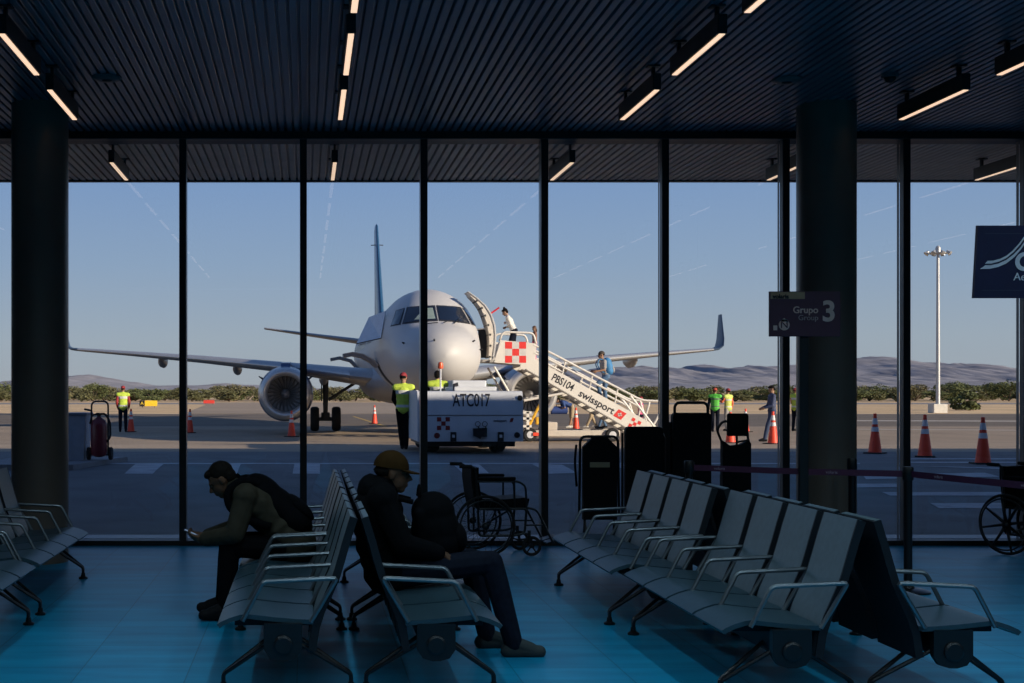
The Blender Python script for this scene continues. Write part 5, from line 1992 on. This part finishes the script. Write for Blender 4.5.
    for S_ in ('L', 'R'):
        bm = new_bm()
        an, td = J['an' + S_], J['toe' + S_].normalized()
        limb(bm, an + Vector((0, 0, -0.015 * s)), 0.047 * s, an + Vector((0, 0, -0.045 * s)) - td * 0.035 * s, 0.043 * s)
        limb(bm, an + Vector((0, 0, -0.043 * s)) - td * 0.03 * s, 0.046 * s, an + td * 0.155 * s + Vector((0, 0, -0.050 * s)), 0.038 * s)
        limb(bm, an + Vector((0, 0, -0.005 * s)) + td * 0.01 * s, 0.046 * s, an + td * 0.10 * s + Vector((0, 0, -0.035 * s)), 0.042 * s)
        fuse(bm, 'shoe', shoes, o, min(vox, 0.011))
    if vest is not None:
        bm = new_bm()
        torso(bm, 0.026)
        for S_ in ('L', 'R'):
            limb(bm, J['sh' + S_], 0.085 * s, J['sh' + S_].lerp(J['chest'], 0.4), 0.085 * s)
        fuse(bm, 'vest', vest, o, vox)
    if cap is None or long_hair:
        bm = new_bm()
        ell(bm, hp(0, -0.026, 0.043), (0.083 * s, 0.094 * s, 0.090 * s), HB)
        ell(bm, hp(0, -0.06, 0.0), (0.072 * s, 0.055 * s, 0.075 * s), HB)
        ell(bm, hp(0, 0.045, 0.085), (0.055 * s, 0.04 * s, 0.03 * s), HB)
        if bun:
            ell(bm, hp(0, -0.05, 0.14), (0.04 * s, 0.04 * s, 0.035 * s), HB)
        if long_hair:
            ell(bm, hp(0, -0.07, -0.08), (0.075 * s, 0.045 * s, 0.12 * s), HB)
        fuse(bm, 'hair', hair, o, min(vox, 0.011))
    if cap is not None:
        bm = new_bm()
        ell(bm, hp(0, -0.018, 0.035), (0.090 * s, 0.108 * s, 0.105 * s), HB, 3)
        vs = [v for v in bm.verts if (HB.transposed() @ (v.co - hc)).z < 0.026 * s]
        bmesh.ops.delete(bm, geom=vs, context='VERTS')
        cp = obj('cap', bm, cap, o, smooth=True)
        bm = new_bm()
        n_ = 12
        rows = []
        for i in range(n_ + 1):
            a = PI * (0.14 + 0.72 * i / n_)
            row = []
            for rr_, dz in ((1.0, 0.034), (1.0, 0.026)):
                row.append(bm.verts.new(hp(0.082 * math.cos(a), 0.078 * math.sin(a), dz)))
                row.append(bm.verts.new(hp(0.080 * math.cos(a), 0.05 + 0.105 * math.sin(a), dz - 0.012)))
            rows.append(row)
        for A, B in zip(rows, rows[1:]):
            bm.faces.new((A[0], A[1], B[1], B[0]))
            bm.faces.new((A[2], B[2], B[3], A[3]))
            bm.faces.new((A[1], A[3], B[3], B[1]))
        obj('brim', bm, cap, cp, smooth='auto')
        bm = new_bm()
        ell(bm, hp(0, -0.035, 0.012), (0.078 * s, 0.088 * s, 0.05 * s), HB)
        fuse(bm, 'hair', hair, o, min(vox, 0.011))
    for q in (-1, 1):
        bm = new_bm()
        ell(bm, hp(q * 0.030, 0.078, 0.006), (0.012 * s, 0.008 * s, 0.008 * s), HB, 1)
        obj('eye', bm, M_shoew if False else mat('eye_dark', (0.03, 0.025, 0.02), 0.3), o, smooth=True)
    return o

# --- the man bent over his phone, on the bench end; x = his forward is world -X (yaw 90 deg)
J = dict(pelvis=(0, 0.0, 0.50), waist=(0, 0.10, 0.63), chest=(0, 0.24, 0.78), neck=(0, 0.385, 0.88), head=(0, 0.505, 0.94),
         shL=(-0.185, 0.33, 0.845), elL=(-0.225, 0.40, 0.595), wrL=(-0.10, 0.615, 0.545), shR=(0.185, 0.33, 0.845), elR=(0.225, 0.40, 0.595), wrR=(0.08, 0.615, 0.545),
         hipL=(-0.095, 0.02, 0.49), knL=(-0.15, 0.44, 0.50), anL=(-0.15, 0.46, 0.09), hipR=(0.095, 0.02, 0.49), knR=(0.14, 0.46, 0.50), anR=(0.13, 0.50, 0.09),
         look=(0, 0.80, -0.60), toeL=(-0.1, 1, 0), toeR=(0.1, 1, 0), hdL=(0.35, 1, 0.12), hdR=(-0.25, 1, 0.12), plL=(0.55, 0.0, 0.8), plR=(-0.6, 0, 0.75))
M_olive = mat('olive_jacket', (0.045, 0.040, 0.029), 0.8, 0, 0.18, 18, spec=0.06)
man = person('man in an olive jacket sitting bent forward over a phone', (-0.08, 8.86, 0), R(90), 1.80, J, M_olive, M_blackc, skin=M_skin_shaded, vox=0.0075, top_name='jacket', tilt=(0, 0.62, 0.78), grip=0.75, fat=1.12, thick=0.028)
hands = Vector((-0.10, 8.86, 0))
def to_world(o, v, H):
    return o.location + Matrix.Rotation(o.rotation_euler.z, 3, 'Z') @ (Vector(v) * H / 1.75)
ph = to_world(man, (-0.01, 0.70, 0.572), 1.80)
t = thing('phone', 'thin phone held up in both hands by the bent man', 'phone', ph)
bm = new_bm()
bx(bm, -0.07, 0.07, -0.034, 0.034, -0.004, 0.004, 0.003)
for v in bm.verts:
    v.co = Matrix.Rotation(R(24), 3, 'Y') @ v.co
obj('case', bm, M_black, t)
bm = new_bm()
bx(bm, -0.065, 0.065, -0.031, 0.031, 0.0042, 0.005)
for v in bm.verts:
    v.co = Matrix.Rotation(R(24), 3, 'Y') @ v.co
obj('screen', bm, mat('phone_screen', (0.05, 0.06, 0.07), 0.15, emit=(0.5, 0.6, 0.75), estr=0.05), t)

def backpack(label, loc, rot, w, d, h, m, m2=None, straps=True):
    """local: back against +y, top +z"""
    t = thing('backpack', label, 'backpack', loc)
    t.rotation_euler = rot
    bm = new_bm()
    ell(bm, (0, 0, h * 0.42), (w * 0.5, d * 0.5, h * 0.42), sub=3)
    ell(bm, (0, 0, h * 0.25), (w * 0.52, d * 0.52, h * 0.27), sub=3)
    ell(bm, (0, 0, h * 0.68), (w * 0.44, d * 0.45, h * 0.30), sub=3)
    bx(bm, -w * 0.40, w * 0.40, -d * 0.3, d * 0.42, h * 0.06, h * 0.80, 0.04)
    fuse(bm, 'body', m, t, 0.011)
    bm = new_bm()
    ell(bm, (0, -d * 0.42, h * 0.28), (w * 0.38, d * 0.2, h * 0.22), sub=3)
    fuse(bm, 'front_pocket', m2 or m, t, 0.011)
    bm = new_bm()
    tube(bm, rounded([(-0.05, d * 0.25, h * 0.93), (-0.03, d * 0.2, h * 1.08), (0.03, d * 0.2, h * 1.08), (0.05, d * 0.25, h * 0.93)], 0.03), 0.010, 6)
    obj('grab_handle', bm, m, t, smooth=True)
    if straps:
        for q in (-1, 1):
            bm = new_bm()
            tube(bm, rounded([(q * w * 0.25, d * 0.4, h * 0.88), (q * w * 0.30, d * 0.75, h * 0.98), (q * w * 0.34, d * 1.1, h * 0.72), (q * w * 0.33, d * 0.9, h * 0.35), (q * w * 0.28, d * 0.4, h * 0.12)], 0.1, 5), 0.018, 6)
            obj('shoulder_strap', bm, m, t, smooth=True)
    return t
# worn on the bent man's back (his back slopes from the hips up to the neck)
back_c = to_world(man, (0, -0.09, 0.575), 1.80)
bpk = backpack('dark backpack worn on the back of the bent man', back_c, Euler((R(-46), 0, R(90)), 'XYZ'), 0.37, 0.23, 0.60, M_blackc, straps=False)
bpy.context.view_layer.update()
inv = bpk.matrix_basis.inverted()
for q_ in (-1, 1):
    bm = new_bm()
    pts = [inv @ to_world(man, (q_ * x_, y_, z_), 1.80) for x_, y_, z_ in ((0.09, 0.16, 0.86), (0.11, 0.26, 0.935), (0.13, 0.37, 0.945), (0.145, 0.455, 0.87), (0.155, 0.44, 0.77), (0.17, 0.33, 0.69), (0.17, 0.16, 0.64))]
    tube(bm, rounded(pts, 0.08, 4), 0.034, 8)
    obj('shoulder_strap', bm, M_blackc, bpk, smooth=True)

# --- the man in the mustard cap, facing +X (yaw -90 deg), turned a little
J = dict(pelvis=(0, 0.0, 0.50), waist=(0, -0.055, 0.66), chest=(0, -0.075, 0.84), neck=(0, -0.03, 0.975), head=(0, 0.025, 1.075),
         shL=(-0.185, -0.05, 0.935), elL=(-0.24, 0.06, 0.68), wrL=(-0.14, 0.28, 0.62), shR=(0.185, -0.05, 0.935), elR=(0.235, 0.06, 0.68), wrR=(0.14, 0.28, 0.62),
         hipL=(-0.095, 0.03, 0.50), knL=(-0.13, 0.50, 0.545), anL=(-0.13, 0.60, 0.09), hipR=(0.095, 0.03, 0.50), knR=(0.12, 0.59, 0.565), anR=(0.12, 0.72, 0.09),
         look=(0, 0.98, -0.12), toeL=(0, 1, 0), toeR=(0, 1, 0), plL=(0.3, 0.3, -0.9), plR=(-0.3, 0.3, -0.9))
M_cap = mat('mustard_cap', (0.042, 0.021, 0.006), 0.8, 0, 0.12, 25, spec=0.06)
capman = person('man in a mustard cap and dark jacket sitting with a bag on his lap', (0.51, 7.66, -0.012), R(-90), 1.80, J, M_blackc, M_navyc, shoes=mat('grey_shoe', (0.045, 0.055, 0.058), 0.7, spec=0.06), skin=M_skin_shaded, cap=M_cap, vox=0.0075, top_name='jacket', tilt=(0, 0.16, 1), fat=1.12, thick=0.03)
bm = new_bm()
ell(bm, (0, -0.115, 1.00), (0.14, 0.085, 0.11))
ell(bm, (0, -0.06, 1.04), (0.12, 0.09, 0.06))
ell(bm, (0, -0.12, 0.86), (0.17, 0.08, 0.12))
fuse(bm, 'hood', M_blackc, capman, 0.009)
lap = to_world(capman, (0.0, 0.30, 0.565), 1.80)
bp = backpack('black backpack resting on the lap of the man in the mustard cap', lap, Euler((R(-8), 0, R(90))), 0.32, 0.30, 0.43, M_blackc)

# --- outdoors
def gl(px, py):
    return G(px, py)
BK = 0.0        # facing away from the hall
q = gl(123, 432)
person('worker in a yellow vest and red cap, back turned, alone beyond the grey bin', q, R(8), 1.80, stand(wrL=(-0.2, 0.12, 0.92), wrR=(0.22, 0.10, 0.92)), M_redc, M_navyc, cap=M_redc, vest=M_vy, vox=0.016)
for o_ in bpy.data.objects:
    pass
q = gl(403.5, 449.3)
J = stand(wrR=(0.42, 0.16, 1.16), elR=(0.33, 0.0, 1.16), elL=(-0.23, 0.06, 1.14), wrL=(-0.16, 0.22, 1.0), anL=(-0.03, 0.08, 0.09), knL=(-0.07, 0.05, 0.5), anR=(0.06, -0.05, 0.09), knR=(0.07, 0.03, 0.5), look=(0.3, 1, -0.25))
person('worker in a yellow vest leaning on the side of the tow tractor', q, R(-6), 1.86, J, M_blackc, M_blackc, cap=M_redc, vest=M_vy, vox=0.013)
Jsit = dict(pelvis=(0, 0, 0.50), waist=(0, 0.0, 0.66), chest=(0, 0.01, 0.84), neck=(0, 0.02, 1.01), head=(0, 0.05, 1.155), shL=(-0.185, 0.01, 0.95), elL=(-0.25, 0.10, 0.70), wrL=(-0.20, 0.32, 0.68), shR=(0.185, 0.01, 0.95), elR=(0.25, 0.10, 0.70), wrR=(0.20, 0.32, 0.68),
            hipL=(-0.095, 0.02, 0.49), knL=(-0.13, 0.44, 0.52), anL=(-0.13, 0.48, 0.09), hipR=(0.095, 0.02, 0.49), knR=(0.13, 0.44, 0.52), anR=(0.13, 0.48, 0.09), look=(0.1, 1, 0), toeL=(0, 1, 0), toeR=(0, 1, 0))
person('driver in a yellow vest sitting up on the tow tractor', (P(437.5, 0, 30.65).x, 30.65, EYE - 0.80), 0, 1.78, Jsit, M_blackc, M_navyc, vest=M_vy, vox=0.013)

fl = 2.585
J = stand(anL=(-0.1, 0.16, 0.09), knL=(-0.1, 0.14, 0.5), elL=(-0.22, 0.10, 1.14), wrL=(-0.10, 0.24, 1.20), elR=(0.22, 0.10, 1.14), wrR=(0.12, 0.26, 1.08), look=(0.2, 0.9, -0.55))
lean(J, R(24))
person('woman in a white blouse with black hair at the top of the boarding stairs', (P(509, 0, 40).x + 0.15, 39.95, fl), R(80), 1.72, J, M_whitec, M_navyc, bun=True, vox=0.013, top_name='blouse')
J = stand(look=(0, 1, -0.3))
person('small brown-haired child behind a mullion at the stair head', (P(534, 0, 40).x, 39.9, 2.50), R(90), 1.18, J, mat('brown_top', (0.26, 0.12, 0.08), 0.8), mat('pink_cloth', (0.75, 0.10, 0.25), 0.8), hair=mat('brown_hair', (0.10, 0.05, 0.025), 0.6), long_hair=True, vox=0.012)
X6 = P(605, 0, 40).x
z6 = 2.48 - 0.555 * (X6 - 7.23)
J = stand(anL=(-0.1, 0.20, 0.30), knL=(-0.1, 0.28, 0.72), elL=(-0.24, 0.10, 1.14), wrL=(-0.24, 0.34, 1.10), elR=(0.24, 0.08, 1.14), wrR=(0.22, 0.32, 1.12), look=(0, 1, -0.2))
lean(J, R(12))
m6 = person('man in a grey shirt and cap climbing the boarding stairs', (X6, 39.85, z6 - 0.06), R(90), 1.76, J, M_greyc, M_jean, cap=mat('dark_cap', (0.06, 0.045, 0.035), 0.8), sleeves='short', vox=0.013)
M_bpb = mat('bright_blue_pack', (0.05, 0.21, 0.44), 0.7)
c6 = to_world(m6, (0, -0.10, 0.98), 1.76)
backpack('blue and grey backpack worn by the man climbing the stairs', c6, Euler((R(-10), 0, R(90))), 0.38, 0.32, 0.58, M_bpb, M_greyc)
person('child in dark and pink at the foot of the boarding stairs', (P(640.5, 0, 43).x, 43, 0), R(60), 1.40, stand(), mat('pink_cloth', (0.75, 0.10, 0.25)), M_navyc, cap=M_redc, vox=0.014)
q = gl(569, 428)
J = stand(anL=(-0.1, 0.12, 0.09), elL=(-0.22, 0.25, 1.0), wrL=(-0.15, 0.42, 0.92), elR=(0.22, 0.25, 1.0), wrR=(0.15, 0.42, 0.92))
lean(J, R(66))
for k_, v_ in dict(elL=(-0.26, 0.36, 0.90), wrL=(-0.14, 0.52, 0.86), elR=(0.26, 0.36, 0.90), wrR=(0.14, 0.52, 0.86)).items():
    J[k_] = v_
m8 = person('bending person in khaki shorts loading bags under the boarding stairs', (q.x + 0.12, q.y, q.z), R(90), 1.72, J, mat('deep_blue_cloth', (0.03, 0.07, 0.22), 0.8), M_khaki, shoes=M_shoew, shorts=True, sleeves='short', vox=0.014)
b8 = to_world(m8, (0, 0.56, 0.62), 1.72)
t = thing('duffel_bag', 'dark blue duffel bag in the hands of the bending person', 'bag', b8, 0)
bm = new_bm()
tube(bm, [(-0.36, 0, 0.16), (-0.34, 0, 0.16), (0.34, 0, 0.16), (0.36, 0, 0.16)], [0.10, 0.17, 0.17, 0.10], 16)
obj('body', bm, mat('duffel_blue', (0.02, 0.05, 0.20), 0.7), t, smooth='auto')
bm = new_bm()
tube(bm, rounded([(-0.15, -0.05, 0.31), (-0.10, 0, 0.42), (0.10, 0, 0.42), (0.15, -0.05, 0.31)], 0.06), 0.014, 6)
obj('bag_handle', bm, M_blackc, t, smooth=True)
q = gl(591.5, 428)
person('person in khaki trousers walking behind the boarding stairs', q, R(75), 1.70, stand(anL=(-0.1, 0.2, 0.1), anR=(0.1, -0.2, 0.12), knR=(0.1, -0.02, 0.5)), M_whitec, M_khaki, shoes=M_shoew, vox=0.015)
q = gl(602.5, 428)
person('person in blue jeans walking behind the boarding stairs', q, R(80), 1.70, stand(anL=(-0.1, 0.15, 0.09), anR=(0.1, -0.15, 0.1)), M_greyc, M_jean, vox=0.015)

q = gl(715, 431.8)
J = stand(elR=(0.28, 0.1, 1.30), wrR=(0.16, 0.22, 1.52), anL=(-0.1, 0.10, 0.09), anR=(0.1, -0.12, 0.09))
person('worker in a green vest with a hand raised, back turned', q, R(-25), 1.72, J, M_navyc, M_navyc, cap=mat('orange_red_cap', (0.45, 0.06, 0.03), 0.7), vest=M_vg, vox=0.015)
q = gl(728, 431)
person('worker in a pale yellow vest and maroon cap beside the green-vested one', q, R(30), 1.70, stand(elL=(-0.26, 0.08, 1.2), wrL=(-0.2, 0.3, 1.25)), mat('orange_sleeve', (0.7, 0.14, 0.05), 0.7), M_greyc, cap=M_redc, vest=banded('vest_pale', (0.55, 0.62, 0.14), (0.6, 0.6, 0.55), [(0.24, 0.30), (0.6, 0.68)]), vox=0.015)
q = gl(772, 441.5)
J = stand(anL=(-0.1, 0.25, 0.09), knL=(-0.1, 0.16, 0.5), anR=(0.1, -0.22, 0.12), knR=(0.1, 0.02, 0.5), elL=(-0.23, 0.05, 1.12), wrL=(-0.16, 0.27, 1.05), elR=(0.23, 0.05, 1.12), wrR=(0.15, 0.27, 1.04), look=(0, 1, -0.4))
m13 = person('person in navy walking and looking down at a phone behind a cone', q, R(86), 1.76, J, mat('navy_top', (0.05, 0.065, 0.13), 0.8), mat('dark_denim', (0.03, 0.05, 0.11), 0.8), vox=0.014)
q = gl(795.5, 431)
person('worker in a yellow vest with maroon sleeves, half hidden by the column', q, R(-60), 1.72, stand(elL=(-0.26, 0.1, 1.14), wrL=(-0.2, 0.32, 1.05)), M_redc, M_navyc, cap=M_redc, vest=M_vy, vox=0.015)
